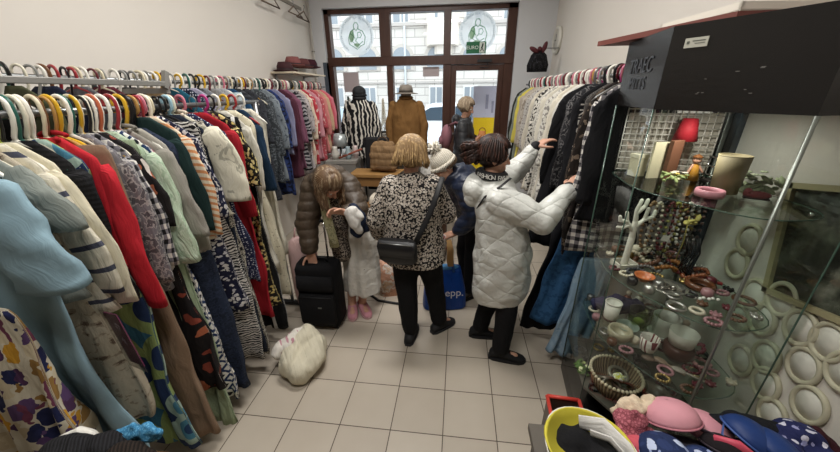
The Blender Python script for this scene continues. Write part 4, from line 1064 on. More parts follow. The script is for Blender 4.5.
# --- woman in the olive puffer, bending over the suitcase
J = dict(pelvis=(-.86, 2.55, .82), waist=(-.92, 2.48, .98), chest=(-.985, 2.38, 1.14), neck=(-.97, 2.25, 1.25), head=(-.915, 2.15, 1.245), face=(.55, -.22, -.75), up=(.45, -.5, .6),
         shR=(-1.115, 2.30, 1.185), elR=(-1.155, 2.21, .90), wrR=(-1.12, 2.145, .685), hdR=(.05, -.05, -1), hnR=(.1, -1, 0), curlR=.5, thR=1,
         shL=(-.84, 2.36, 1.18), elL=(-.735, 2.25, 1.01), wrL=(-.79, 2.10, 1.055), hdL=(-.8, -.4, .25), hnL=(-.1, -.8, -.5), thL=1, curlL=.6,
         hipL=(-.79, 2.52, .80), knL=(-.80, 2.42, .45), anL=(-.815, 2.37, .075), hipR=(-.94, 2.54, .80), knR=(-.915, 2.42, .45), anR=(-.905, 2.345, .075), foot=(.2, -1, 0), footL=(.55, -.8, 0), footR=(.3, -.95, 0))
O = thing('person', 'woman in an olive brown puffer jacket and white skirt bending over the black suitcase', 'person', (0, 0, 0))
b = MB(); base_body(b, J); remeshed('body', b, SKIN, O, .0055, 5)
add_eyes(J['head'], J['face'], O, J['up'])
def puffs(k, a):
    return lambda co: a * (np.abs(np.sin((co[:, 2] + .12 * co[:, 1]) * k)) ** .45 - .6)
b = MB()
b.chain([(-.93, 2.52, .80), (-.93, 2.50, 1.0), (-.98, 2.40, 1.14), (-.985, 2.32, 1.20)], [.19, .19, .185, .15]); b.chain([(-1.09, 2.33, 1.17), (-.98, 2.38, 1.2), (-.85, 2.37, 1.17)], [.11, .14, .10])
b.chain([(-1.10, 2.30, 1.16), (-1.155, 2.22, .90), (-1.13, 2.155, .735)], [.095, .09, .066]); b.chain([(-.845, 2.36, 1.16), (-.735, 2.25, 1.01), (-.775, 2.135, 1.045)], [.085, .08, .06])
b.tor((-.965, 2.245, 1.25), .085, .038, 20, 10, Matrix.Rotation(.7, 3, 'X'))
t = NT('olive_nylon'); v = t.coord('Object'); t.bump(t.noise(v, 22, 3), .4, .02); OLIVE = t.fin(lin('#42362a'), .5, 0, .45)
remeshed('jacket', b, OLIVE, O, .0105, 4, wrinkle(.010, 9, 2, puffs(44, .010)))
b = MB(); loft(b, [((-.80, 2.385, .21), .165, .135), ((-.805, 2.40, .40), .15, .135), ((-.825, 2.45, .7), .145, .145), ((-.85, 2.48, .93), .12, .12)], (1, -.3, 0), (.3, 1, 0))
remeshed('skirt', b, F('blotch', ['#cfcbc2', '#cfcbc2', '#d2cec6', '#3e3c3d'], 26, p=.6, cd='Object'), O, .011, 4, wrinkle(.008, 8, 12, lambda co: .011 * np.sin(np.arctan2(co[:, 1] - 2.43, co[:, 0] + .82) * 9)))
b = MB(); b.chain([(-.935, 2.24, 1.08), (-.93, 2.27, .85), (-.925, 2.29, .62)], [.06, .07, .075]); remeshed('dress_front', b, F('blotch', ['#2b2725', '#a3978a', '#3a3431'], 46, p=.45, cd='Object'), O, .011, 4, wrinkle(.01, 10))
b = MB(); b.tube([(-.99, 2.22, 1.28), (-.955, 2.14, 1.16), (-.945, 2.13, 1.0), (-.93, 2.15, .84), (-.925, 2.16, .74)], [.035, .04, .036, .034, .04], 12, .35, up=(1, 0, 0)); obj('scarf', b, F('blotch', ['#a8a582', '#8a8868', '#c2bea0'], 22), O)
for k in 'LR': shoe(O, 'sneaker', J['an' + k], J['foot' + k], plain('#b9808a', .8), plain('#c9a3a6', .6), .24, .085, 'dusty pink sneaker')
b = MB(); b.ball((-.925, 2.175, 1.265), (.085, .09, .088), 20); locks(b, J['head'], J['face'], J['up'], .16, (.086, .10, .10), 48, 46, .014, 15, .018, down=(.12, -.12, -1))
obj('hair', b, hair_mat(['#4f3b2b', '#6f573f', '#8b7860']), O)
# --- woman in navy with the white bobble hat
J = dict(pelvis=(.17, 2.80, .86), waist=(.13, 2.74, 1.0), chest=(.06, 2.67, 1.13), neck=(-.035, 2.60, 1.235), head=(-.105, 2.545, 1.300), face=(-.75, -.35, -.55), up=(-.35, -.1, .8),
         shL=(.055, 2.50, 1.18), elL=(.15, 2.45, .92), wrL=(.0, 2.455, .765), hdL=(-.9, .0, -.35), hnL=(0, .3, -.9), thL=-1,
         shR=(.0, 2.82, 1.15), elR=(-.09, 2.80, 1.0), wrR=(-.105, 2.66, .955), hdR=(-.1, -.5, -.8), hnR=(.7, -.5, .1), thR=1,
         hipL=(.19, 2.72, .83), knL=(.17, 2.68, .45), anL=(.165, 2.66, .075), hipR=(.15, 2.88, .83), knR=(.10, 2.86, .45), anR=(.13, 2.90, .075), foot=(-.6, -.8, 0), footL=(-.75, -.55, 0), footR=(-.9, -.2, 0))
O = thing('person', 'woman in a navy puffer jacket and cream bobble hat leaning over the blue bag', 'person', (0, 0, 0))
b = MB(); base_body(b, J); remeshed('body', b, SKIN, O, .0055, 5)
add_eyes(J['head'], J['face'], O, J['up'])
b = MB(); b.chain([(.17, 2.80, .84), (.135, 2.75, .98), (.07, 2.68, 1.12), (.0, 2.63, 1.19)], [.17, .165, .165, .12]); b.chain([(.055, 2.52, 1.16), (.05, 2.66, 1.17), (.0, 2.8, 1.14)], [.10, .14, .10])
b.chain([(.06, 2.50, 1.16), (.15, 2.45, .93), (.035, 2.455, .80)], [.092, .085, .058]); b.chain([(.0, 2.82, 1.13), (-.085, 2.80, 1.01), (-.095, 2.72, .98)], [.085, .075, .055])
b.tor((-.03, 2.60, 1.225), .08, .035, 20, 10, Matrix.Rotation(-.6, 3, 'Y'))
t = NT('navy_nylon'); v = t.coord('Object'); t.bump(t.noise(v, 22, 3), .4, .02); NAVY = t.fin(lin('#1b2438'), .4, 0, .45)
remeshed('jacket', b, NAVY, O, .0105, 4, wrinkle(.010, 9, 6, puffs(42, .010)))
b = MB(); b.ball((.17, 2.80, .80), (.15, .16, .14), 18)
for k in 'LR': b.chain([J['hip' + k], J['kn' + k], (J['an' + k][0], J['an' + k][1], .10)], [.10, .08, .062])
remeshed('trousers', b, F('plain', ['#18181b'], wr=.4), O, .012, 5, wrinkle(.008, 9, 14))
for k in 'LR': shoe(O, 'shoe', J['an' + k], J['foot' + k], plain('#1c1816', .4), plain('#141414', .6), .25, .10)
s_, f_, u_ = frame(J['face'], J['up']); R_ = rotm(s_, f_, u_); hc = Vector(J['head'])
t = NT('cream_knit'); v = t.coord('Object', rot=(.2, -.5, 0)); w = t.n('TexWave', wave_type='BANDS', bands_direction='X'); t.set(w.inputs[0], v); w.inputs['Scale'].default_value = 26; w.inputs['Distortion'].default_value = 1.5
t.bump(t.math('ADD', w.outputs[1], t.noise(v, 90, 2)), .6, .01); KNIT = t.fin(lin('#d6cfc0'), .9, 0, .1)
b = MB(); b.ball(hc + u_ * .045 - f_ * .014, (.088, .102, .098), 24, R_); ht = obj('bobble_hat', b, KNIT, O, label='cream knitted bobble hat')
obj('hat_brim', MB().tor(hc + u_ * .028 - f_ * .008, .086, .017, 30, 10, R_, sx=1.0, sy=1.14), KNIT, ht)
b = MB(); pc = hc + u_ * .17 - f_ * .02; b.ball(pc, .035, 12); rd = random.Random(2)
for i in range(150):
    d = Vector((rd.gauss(0, 1), rd.gauss(0, 1), rd.gauss(0, 1))).normalized(); b.tube([pc + d * .02, pc + d * .058], [.008, .002], 4)
obj('pompom', b, plain('#e0dacd', .9), ht)
obj('wristwatch', MB().tor((-.104, 2.69, .965), .033, .008, 18, 6, Matrix.Rotation(1.2, 3, 'X')).ball((-.104, 2.665, .99), (.016, .012, .016), 10), plain('#151516', .3), O)
b = MB(); locks(b, J['head'], J['face'], J['up'], .05, (.078, .092, .088), 30, 80, .010, 5, .01)
obj('hair', b, hair_mat(['#5d4a3a', '#7d6751']), O)
# --- woman by the door
J = dict(pelvis=(.09, 4.62, 1.02), waist=(.085, 4.62, 1.17), chest=(.08, 4.62, 1.34), neck=(.075, 4.61, 1.52), head=(.095, 4.60, 1.645), face=(1, -.28, -.35),
         shR=(.05, 4.45, 1.44), elR=(.06, 4.40, 1.20), wrR=(.21, 4.36, 1.24), hdR=(.9, .1, .2), hnR=(0, .6, .8), thR=1,
         shL=(.07, 4.79, 1.44), elL=(.10, 4.82, 1.20), wrL=(.24, 4.66, 1.25), hdL=(.9, -.3, .2), hnL=(0, -.6, .8), thL=-1,
         hipL=(.09, 4.70, 1.0), knL=(.09, 4.70, .62), anL=(.08, 4.70, .255), hipR=(.09, 4.54, 1.0), knR=(.10, 4.54, .62), anR=(.09, 4.54, .255), foot=(1, 0, 0))
O = thing('person', 'woman with short grey-blond hair in a dark hooded jacket standing by the door', 'person', (0, 0, 0))
b = MB(); b.chain([J['pelvis'], J['waist'], J['chest'], J['neck']], [.11, .095, .095, .05]); b.chain([J['shL'], J['chest'], J['shR']], [.06, .1, .06]); b.cone(J['neck'], (.09, 4.6, 1.60), .05, .046)
for k in 'LR':
    b.chain([J['hip' + k], J['kn' + k], J['an' + k]], [.075, .052, .036]); a = Vector(J['an' + k]); b.cone((a.x, a.y, .23), (a.x + .1, a.y, .22), .032, .026)
base_arms(b, J, .6); head_prims(b, J['head'], J['face']); remeshed('body', b, SKIN, O, .006, 5)
add_eyes(J['head'], J['face'], O)
b = MB(); loft(b, [((.09, 4.62, .93), .21, .15), ((.085, 4.62, 1.15), .20, .14), ((.08, 4.62, 1.33), .205, .14), ((.075, 4.62, 1.45), .17, .11), ((.075, 4.61, 1.53), .09, .08)], (0, 1, 0), (1, 0, 0))
b.chain([(.055, 4.45, 1.42), (.06, 4.40, 1.20), (.19, 4.37, 1.235)], [.085, .078, .055]); b.chain([(.07, 4.79, 1.42), (.10, 4.82, 1.20), (.22, 4.68, 1.245)], [.085, .078, .055]); b.ball((-.03, 4.61, 1.50), (.07, .12, .07), 16)
t = NT('dark_nylon'); v = t.coord('Object'); t.bump(t.noise(v, 22, 3), .4, .02); DKN = t.fin(lin('#2a2b2e'), .5, 0, .4)
remeshed('jacket', b, DKN, O, .012, 4, wrinkle(.010, 9, 16, puffs(40, .006)))
b = MB(); b.ball((.09, 4.62, .98), (.14, .17, .13), 16)
for k in 'LR': b.chain([J['hip' + k], J['kn' + k], (J['an' + k][0], J['an' + k][1], .28)], [.095, .075, .06])
remeshed('trousers', b, F('plain', ['#1c1c20'], wr=.4), O, .014, 4)
for k in 'LR':
    a = J['an' + k]; obj('boot', MB().ball((a[0] + .05, a[1], .23), (.13, .045, .05), 12).cone((a[0], a[1], .25), (a[0], a[1], .34), .05, .055), plain('#1b1a1a', .5), O)
b = MB(); b.ball((.085, 4.60, 1.672), (.10, .085, .092), 18); locks(b, J['head'], J['face'], (0, 0, 1), .05, (.087, .103, .10), 40, 55, .016, 22, .012)
obj('hair', b, hair_mat(['#7d6c58', '#a39079', '#b7a68e']), O)
bp = thing('backpack', 'dusty pink backpack on the back of the woman by the door', 'bag', (-.16, 4.60, 1.28))
b = MB(); b.ball((0, 0, 0), (.08, .12, .16), 18); obj('pack', b, plain('#8d5f68', .8), bp); obj('pocket', MB().ball((-.07, 0, -.06), (.04, .10, .08), 14), plain('#7d525b', .8), bp)
obj('strap', MB().tube([(.02, -.1, .15), (.12, -.15, .2), (.2, -.16, .17)], .014, 6, .4), plain('#6d4850', .8), bp)
wl = thing('purse', 'orange-tan purse in the hands of the woman by the door', 'purse', (.315, 4.47, 1.28), -.3)
b = MB(); loft(b, [((0, 0, -.10), .05, .02), ((0, 0, 0), .055, .03), ((0, 0, .09), .045, .018)], (1, 0, 0), (0, 1, 0)); obj('pouch', b, plain('#a86a2c', .6), wl); obj('handle', MB().tor((0, 0, .09), .04, .006, 16, 6, Matrix.Rotation(PI / 2, 3, 'X')), plain('#8a5524', .6), wl)
# ---- things held or set down beside them
sc = thing('suitcase', 'black upright fabric suitcase standing on the tiles under the bending woman', 'suitcase', (-1.09, 2.17, 0), .02)
b = MB(); loft(b, [((0, 0, .03), .155, .095), ((0, 0, .06), .17, .105), ((0, 0, .56), .17, .105), ((0, 0, .60), .155, .09)], (1, 0, 0), (0, 1, 0), 40, .35); obj('case', b, F('plain', ['#121214'], wr=.2), sc)
b = MB(); loft(b, [((0, -.115, .07), .14, .02), ((0, -.118, .10), .148, .025), ((0, -.118, .33), .148, .025), ((0, -.11, .36), .14, .018)], (1, 0, 0), (0, 1, 0), 32, .35); pk = obj('front_pocket', b, F('plain', ['#161618'], wr=.2), sc); obj('zip', MB().tube([(-.13, -.142, .345), (.13, -.142, .345)], .004, 6), DARKMETAL, pk)
b = MB(); loft(b, [((0, -.112, .39), .14, .016), ((0, -.114, .42), .148, .02), ((0, -.112, .52), .145, .016)], (1, 0, 0), (0, 1, 0), 32, .35); obj('upper_pocket', b, F('plain', ['#161618'], wr=.2), sc)
obj('badge', MB().box((.03, -.145, .25), (.03, .004, .012)), STEEL, sc, False)
obj('handle', MB().tube([(-.08, 0, .60), (-.07, 0, .635), (.07, 0, .635), (.08, 0, .60)], .011, 8), BLACK, sc)
for k in (-1, 1):
    obj('telescopic_bar', MB().tube([(k * .06, .075, .58), (k * .06, .075, .92)], .008, 8), CHROME, sc)
    obj('wheel', MB().tube([(k * .12 - .015, .08, .032), (k * .12 + .015, .08, .032)], .03, 14), plain('#1d1d1f', .6), sc); obj('foot', MB().box((k * .12, -.07, .014), (.04, .03, .028)), BLACK, sc, False)
obj('pull_grip', MB().tube([(-.075, .075, .92), (.075, .075, .92)], .014, 8), BLACK, sc)
pt = thing('tote_bag', 'pale pink soft tote standing behind the suitcase by the clothes rail', 'bag', (-1.31, 2.36, 0), .3)
b = MB(); loft(b, [((0, 0, .01), .10, .07), ((0, 0, .2), .12, .09), ((0, 0, .55), .12, .08), ((0, 0, .68), .10, .05), ((0, 0, .72), .06, .03)], (1, 0, 0), (0, 1, 0)); obj('pouch', b, F('plain', ['#c9a9a6'], wr=.6), pt); obj('handle', MB().tube([(-.05, 0, .70), (-.03, 0, .8), (.03, 0, .8), (.05, 0, .70)], .008, 6), plain('#b79592', .8), pt)
nv = MB(); nv.chain([(-.735, 2.13, 1.06), (-.70, 2.12, .98), (-.72, 2.12, .90)], [.05, .065, .05]); nv.chain([(-.70, 2.12, 1.02), (-.655, 2.14, .93)], [.05, .04])
o = remeshed('pullover', nv, F('plain', ['#1b2438'], wr=.7), None, .010, 4, wrinkle(.012, 14, 2)); props(o, 'crumpled navy pullover held against the white skirt by the bending woman', 'pullover')
nv = MB(); nv.chain([(-.78, 2.09, 1.055), (-.73, 2.08, 1.065), (-.68, 2.09, 1.03)], [.03, .045, .035]); nv.chain([(-.74, 2.075, 1.04), (-.71, 2.07, .98), (-.69, 2.08, .93)], [.045, .045, .03])
o = remeshed('white_cloth', nv, F('plain', ['#cfccc6'], wr=.7), None, .009, 4, wrinkle(.010, 16, 5)); props(o, 'bundled white cloth in the hand of the bending woman', 'cloth')
bb = thing('shopping_bag', 'bright blue woven shopping bag with white lettering on the floor between the women', 'bag', (-.075, 2.52, 0), .18)
b = MB(); loft(b, [((0, 0, .0), .19, .09), ((0, 0, .02), .20, .10), ((0, 0, .2), .185, .095), ((0, 0, .36), .15, .07), ((0.0, 0, .40), .14, .055)], (1, 0, 0), (0, 1, 0), 36, .5); obj('pouch', b, F('plain', ['#13459a'], rough=.45, wr=.5), bb)
for y in (-.06, .06): obj('handle', MB().tube([(-.07, y, .38), (-.05, y * .6, .55), (.0, y * .3, .62), (.05, y * .6, .55), (.07, y, .38)], .012, 6, .3), plain('#2a66b8', .5), bb)
glyphs('epp.', .10, plain('#d9dde6', .5), 'lettering', bb, (.075, -.099, .19), (PI / 2 - .08, 0, 0))
obj('lining', MB().ball((0, 0, .395), (.13, .05, .03), 14), plain('#5aa0d8', .5), bb, label='light blue inside of the bag')
tw = MB(); tw.tube([(-.045, 2.42, .72), (-.03, 2.42, .62), (-.03, 2.43, .52), (-.025, 2.44, .46)], [.02, .028, .03, .026], 10, .3, up=(1, 0, 0)); single('strap_cloth', tw, F('plain', ['#c29a68']), 'sandy beige fabric strip hanging from the hand above the blue bag', 'cloth')
pb = MB(); pb.cone((-.10, 2.46, .60), (-.085, 2.45, .72), .04, .035); o = remeshed('printed_cloth', pb, F('floral', ['#d8cfc8', '#b86a6a', '#d8cfc8', '#7a8aa0'], 30, p=.4), None, .009, 3, wrinkle(.012, 16)); props(o, 'small pale printed cloth bunched above the blue bag', 'cloth')
# ------------------------------------------------------------------ glass display cabinet
CAB = [(.80, 1.86), (.755, 1.43), (.99, 1.06), (1.28, 1.12), (1.28, 1.76)]
def inset(pts, k):
    c = Vector((sum(p[0] for p in pts) / len(pts), sum(p[1] for p in pts) / len(pts)))
    return [tuple(c + (Vector(p) - c) * k) for p in pts]
def rounded(pts, r=.09, n=5):
    out = []; m = len(pts)
    for i in range(m):
        a, b, c = Vector(pts[i - 1]), Vector(pts[i]), Vector(pts[(i + 1) % m])
        p = b + (a - b).normalized() * min(r, (a - b).length * .45); q = b + (c - b).normalized() * min(r, (c - b).length * .45)
        for k in range(n + 1):
            t_ = k / n; out.append(tuple(p * (1 - t_) ** 2 + b * (2 * t_ * (1 - t_)) + q * t_ ** 2))
    return out
CGLASS = glass_sheet('cabinet_glass', '#fafcfb', 1.0, .01)
SHELFG = glass_sheet('shelf_glass', '#f4faf6', .8, .02)
EDGEG = plain('#41584d', .15, 0, .6)
t = NT('black_laminate'); n = t.noise(t.coord('Object', scale=(1, 1, 6)), 14, 4); t.bump(n, .12, .004)
LAM = t.fin(t.mix(n, lin('#110f0e'), lin('#191716')), .24, 0, .32)
cab = thing('display_cabinet', 'tall five-sided glass display cabinet with a black header full of trinkets', 'cabinet', (0, 0, 0))
P_ = list(reversed(CAB)) if False else CAB
hd = obj('header', MB().prism(CAB, 1.78, 2.06), LAM, cab, False, label='black header box')
obj('base', MB().prism(CAB, 0, .10), LAM, cab, False)
obj('deck', MB().prism(inset(CAB, .985), .285, .30), plain('#59564c', .6), cab, False)
def pane_between(a, b, z0, z1, m, name, th=.005):
    a, b = Vector(a), Vector(b); d = (b - a).normalized(); nn = Vector((-d.y, d.x)) * th
    return obj(name, MB().prism([tuple(a), tuple(b), tuple(b + nn), tuple(a + nn)], z0, z1), m, cab, False)
for i in range(5):
    pane_between(CAB[i], CAB[(i + 1) % 5], .10, 1.78, CGLASS, 'glass_pane')
for i, (p, r) in enumerate(zip(CAB, (.004, .003, .006, .003, .009))):
    q = Vector(p) * 1.0
    obj('corner_post', MB().tube([(q.x, q.y, .10), (q.x, q.y, 1.78)], r, 8), plain('#777c75', .3, .7) if i in (2, 4) else EDGEG, cab, label='chrome corner post' if i in (2, 4) else 'dark glass corner seam')
SZ = (1.45, 1.0, .64)
for z in SZ:
    pl = rounded(inset(CAB, .95), .13)
    s_ = obj('shelf', MB().prism(pl, z, z + .006), SHELFG, cab, False, label='clear glass shelf')
    obj('shelf_edge', MB().tube([(p[0], p[1], z + .003) for p in pl] + [(pl[0][0], pl[0][1], z + .003)], .0022, 5), EDGEG, s_)
    for px, py in ((1.24, 1.2), (1.24, 1.70), (.84, 1.80)):
        obj('shelf_pin', MB().tube([(px, py, z - .012), (px, py, z)], .008, 8), CHROME, s_)
obj('added_glow_disc', MB().lathe([(.001, 1.774), (.03, 1.774), (.034, 1.78), (.001, 1.78)], (1.0, 1.5, 0), 20), emitter('#fff3e2', 4), cab)  # added glowing disc, hidden under the header to brighten the cabinet
ld = bpy.data.lights.new('added_cabinet_fill', 'AREA'); ld.shape = 'RECTANGLE'; ld.size = .06; ld.size_y = .06; ld.energy = 1.7; ld.color = (1, .95, .88)  # added fill light for the shelves, no real fitting
lo = bpy.data.objects.new('added_cabinet_fill', ld); COL.objects.link(lo); lo.parent = cab; lo.location = (1.0, 1.5, 1.768); lo.rotation_euler = (0, 0, math.atan2(-.32, .2))
# faint scratched letters on the side of the header, a label on its front
SCR = plain('#3a3d42', .5)
a0 = math.atan2(CAB[1][1] - CAB[0][1], CAB[1][0] - CAB[0][0])
for s2, z, sz in (('TRAEC', 1.945, .085), ('MITTS', 1.875, .07)):
    glyphs(s2, sz, SCR, 'scratched_lettering', hd, (.7755, 1.655, z), (PI / 2, 0, a0), extr=.0008, sx=.95)
fx = (Vector(CAB[2]) - Vector(CAB[1])).normalized(); a1 = math.atan2(fx.y, fx.x)
Rl = Matrix.Rotation(a1, 3, 'Z')
c_ = Vector((*(Vector(CAB[1]) + fx * .085), 2.0)) - Vector((-fx.y, fx.x, 0)) * .002
lb = obj('label', MB().box(c_, (.07, .003, .03), Rl), plain('#b4b3a6', .45), hd, False, label='small pale sticker on the header')
fx3 = Vector((fx.x, fx.y, 0))
obj('print', MB().box(c_ - Vector((-fx.y, fx.x, 0)) * .002 + fx3 * .008 + Vector((0, 0, .005)), (.038, .001, .003), Rl).box(c_ - Vector((-fx.y, fx.x, 0)) * .002 + fx3 * .012 + Vector((0, 0, -.003)), (.03, .001, .002), Rl).box(c_ - Vector((-fx.y, fx.x, 0)) * .002 - fx3 * .024 + Vector((0, 0, .001)), (.008, .001, .009), Rl), plain('#55584f', .6), lb, False)
sgl = MB()
rd = random.Random(4)
for k in range(9):
    q = Vector(CAB[1]) + fx * rd.uniform(.1, .3); sgl.box((q.x + fx.y * .0005, q.y - fx.x * .0005, rd.uniform(1.83, 1.93)), (rd.uniform(.004, .012), .001, .0012), Rl)
obj('scratches', sgl, plain('#8d8a84', .6), hd, False)
# things on top
single('wooden_board', MB().prism([(.70, 1.99), (.885, 1.335), (1.33, 1.33), (1.33, 1.99)][::-1] if False else [(.70, 1.99), (.885, 1.335), (1.33, 1.33), (1.33, 1.99)], 2.062, 2.084), plain('#6e3b33', .5), 'reddish brown board lying on top of the glass cabinet', 'board', smooth=False)
tr_ = thing('serving_tray', 'cream tray lying on the brown board above the cabinet', 'tray', (1.10, 1.60, 2.085), .1)
obj('bottom', MB().box((0, 0, .006), (.40, .40, .012)), plain('#d5d0c0', .5), tr_, False)
obj('rim', MB().b2(-.2, .2, -.2, -.19, 0, .035).b2(-.2, .2, .19, .2, 0, .035).b2(-.2, -.19, -.2, .2, 0, .035).b2(.19, .2, -.2, .2, 0, .035), plain('#d9d5c8', .5), tr_, False)
# wire grid at the back with hanging cards
gp = thing('wire_grid', 'white wire grid panel standing at the back of the top cabinet shelf', 'grid', (1.04, 1.775, 1.457), -.20)
g = MB()
for k in range(15): g.tube([(-.20 + k * .0285, 0, 0), (-.20 + k * .0285, 0, .315)], .003, 5)
for k in range(11): g.tube([(-.20, -.004, .008 + k * .03), (.20, -.004, .008 + k * .03)], .003, 5)
obj('mesh', g, plain('#d8d4ca', .4), gp)
single('white_card', MB().box((1.06, 1.80, 1.60), (.40, .003, .29), Matrix.Rotation(-.20, 3, 'Z')), plain('#bdb7aa', .8), 'pale backing card behind the white wire grid', 'card', smooth=False)
# trinkets -------------------------------------------------------------
def lathe_thing(name, label, cat, prof, loc, col, rough=.35, rot=None, sc=1, metal=0, group=None, n=22, parts=None):
    sc *= 1.0
    o = thing(name, label, cat, loc, 0, group)
    obj('bowl' if cat in ('bowl', 'cup', 'pot', 'mug', 'ashtray') else 'body', MB().lathe([(r * sc, z * sc) for r, z in prof], n=n, rot=rot), col if not isinstance(col, str) else plain(col, rough, metal), o)
    return o
CUP = [(.001, .004), (.024, .004), (.026, 0), (.03, .004), (.036, .03), (.038, .07), (.035, .07), (.033, .03), (.026, .01), (.001, .008)]
BOWL = [(.001, .006), (.02, .005), (.022, 0), (.03, .004), (.052, .03), (.06, .045), (.057, .045), (.048, .03), (.028, .01), (.001, .009)]
PLATE = [(.001, .003), (.03, .0), (.055, .006), (.075, .016), (.074, .019), (.053, .01), (.001, .007)]
S1, S2, S3, S4 = 1.457, 1.007, .647, .301
def cup(name, label, cat, loc, col, prof=CUP, sc=1.0, handle=False, rough=.3, band=None):
    sc *= 1.3
    o = lathe_thing(name, label, cat, prof, loc, col, rough, sc=sc)
    if handle: obj('handle', MB().tor((.045 * sc, 0, .038 * sc), .02 * sc, .005 * sc, 14, 6, Matrix.Rotation(PI / 2, 3, 'X')), col if not isinstance(col, str) else plain(col, rough), o)
    if band: obj('band', MB().lathe([(.0375 * sc, .028 * sc), (.0385 * sc, .03 * sc), (.039 * sc, .044 * sc), (.0385 * sc, .046 * sc)]), plain(band, .4), o)
    return o
GLS = glass_sheet('clear_glass', '#f0f5f2', 1.4, .03)
# top shelf
o = thing('gift_box', 'cream cardboard box at the left of the top cabinet shelf', 'box', (.885, 1.69, S1), .3); obj('box', MB().box((0, 0, .045), (.055, .05, .09)), plain('#c9c3a6', .6), o, False, bev=.002); obj('lid', MB().box((0, 0, .098), (.06, .055, .02)), plain('#d2cdb2', .6), o, False, bev=.002)
o = thing('book', 'tall cream booklet leaning beside the cream box', 'book', (.945, 1.645, S1), .2); obj('cover', MB().box((0, 0, .085), (.07, .012, .17)), plain('#c4bd9f', .6), o, False); obj('pages', MB().box((.001, 0, .085), (.069, .008, .164)), plain('#e5dfc8', .8), o, False)
o = thing('book', 'brown leather-bound book standing next to the cream booklet', 'book', (1.0, 1.63, S1), .35); obj('cover', MB().box((0, 0, .09), (.06, .022, .18)), plain('#714b37', .6), o, False, bev=.002); obj('pages', MB().box((.002, 0, .09), (.058, .016, .172)), plain('#cfc4a4', .8), o, False)
o = thing('lampshade', 'small dark red shade above the brown book', 'lampshade', (1.07, 1.70, S1 + .17)); obj('shade', MB().lathe([(.05, 0), (.03, .10), (.027, .10), (.047, 0)], n=20), plain('#a01f2a', .7), o); obj('stand', MB().tube([(0, 0, -.168), (0, 0, .09)], .006, 8).lathe([(.03, -.168), (.03, -.16), (.006, -.155)], n=14), plain('#5b4030', .5), o)
o = thing('doll', 'tiny doll in a mustard dress beside the red shade', 'doll', (1.10, 1.62, S1)); obj('dress', MB().lathe([(.001, 0), (.028, 0), (.018, .05), (.010, .075), (.001, .076)], n=14), plain('#b98327', .7), o); obj('head', MB().ball((0, 0, .093), .018, 12), SKIN, o); obj('hat', MB().lathe([(.022, .105), (.016, .112), (.001, .122)], n=12), plain('#7a4a1e', .7), o); obj('arm', MB().cone((-.012, 0, .07), (-.03, -.01, .04), .006, .005, 6), SKIN, o); obj('arm', MB().cone((.012, 0, .07), (.03, -.01, .04), .006, .005, 6), SKIN, o)
def bouquet(label, loc, cols, n=14, r=.04, seed=1, leaf='#75845a', sp=.03):
    o = thing('flowers', label, 'flowers', loc); rd = random.Random(seed); l = MB()
    for i in range(n): l.ball((rd.uniform(-r, r), rd.uniform(-r, r), rd.uniform(.008, r)), (sp * .6, sp * .25, sp * .2), 6, Matrix.Rotation(rd.uniform(0, 6), 3, 'Z') @ Matrix.Rotation(rd.uniform(-.8, .8), 3, 'Y'))
    obj('leaves', l, plain(leaf, .7), o)
    for i in range(n // 2):
        b = MB(); c = Vector((rd.uniform(-r, r), rd.uniform(-r, r), rd.uniform(r * .6, r * 1.3)))
        for k in range(5): b.ball(c + Vector((.007 * math.cos(k * 1.257), .007 * math.sin(k * 1.257), 0)), (.006, .006, .003), 6)
        obj('blossom', b, plain(cols[i % len(cols)], .7), o)
    return o
bouquet('little artificial flowers in pale yellow and white under the red shade', (.985, 1.555, S1), ['#d9d3b0', '#cdbfae', '#c9b25c'], 18, .04, 3, '#8b9a62')
single('bangle', MB().tor((1.0, 1.35, S1 + .02), .040, .014, 32, 10, sx=1, sy=1.0).v and MB().lathe([(.036, 0), (.046, 0), (.049, .014), (.046, .028), (.036, .028), (.034, .014), (.036, 0)], (1.0, 1.35, S1 + .001), 34), plain('#c98a94', .35), 'pink plastic bangle on the front edge of the top cabinet shelf', 'bangle')
o = thing('beaker', 'tall beige cardboard beaker behind the pink bangle', 'cup', (1.10, 1.42, S1)); o.scale = (1.2, 1.2, 1.2); obj('body', MB().lathe([(.001, 0), (.038, 0), (.044, .125), (.041, .125), (.036, .006), (.001, .005)], n=26), plain('#8d8263', .7), o); obj('rim', MB().tor((0, 0, .125), .0425, .002, 26, 6), plain('#a39875', .6), o)
o = thing('doll_shoe', 'dark red little shoe beside the beige beaker', 'shoe', (1.155, 1.33, S1), -.5); obj('upper', MB().ball((0, 0, .016), (.042, .016, .016), 12).ball((-.028, 0, .026), (.014, .014, .014), 10), plain('#6b2428', .5), o); obj('sole', MB().box((0, 0, .003), (.075, .026, .006)), plain('#2c1a1a', .6), o, False)
bouquet('heap of pale green felt leaves on the right of the top cabinet shelf', (1.20, 1.42, S1), ['#a8b493', '#b9c1a4'], 30, .065, 8, '#8f9c78', .045)
o = thing('chrome_stand', 'small chrome stand at the right of the top cabinet shelf', 'stand', (1.20, 1.60, S1)); b = MB()
for y in (-.03, .03): b.tube([(-.05, y, 0), (-.04, y, .11), (.04, y, .11), (.05, y, 0)], .004, 6)
for z in (.03, .07, .11): b.tube([(-.045, -.03, z), (-.045, .03, z)], .003, 6)
obj('wire_frame', b, CHROME, o); obj('base', MB().box((0, 0, .004), (.11, .07, .008)), plain('#2b2724', .5), o, False)
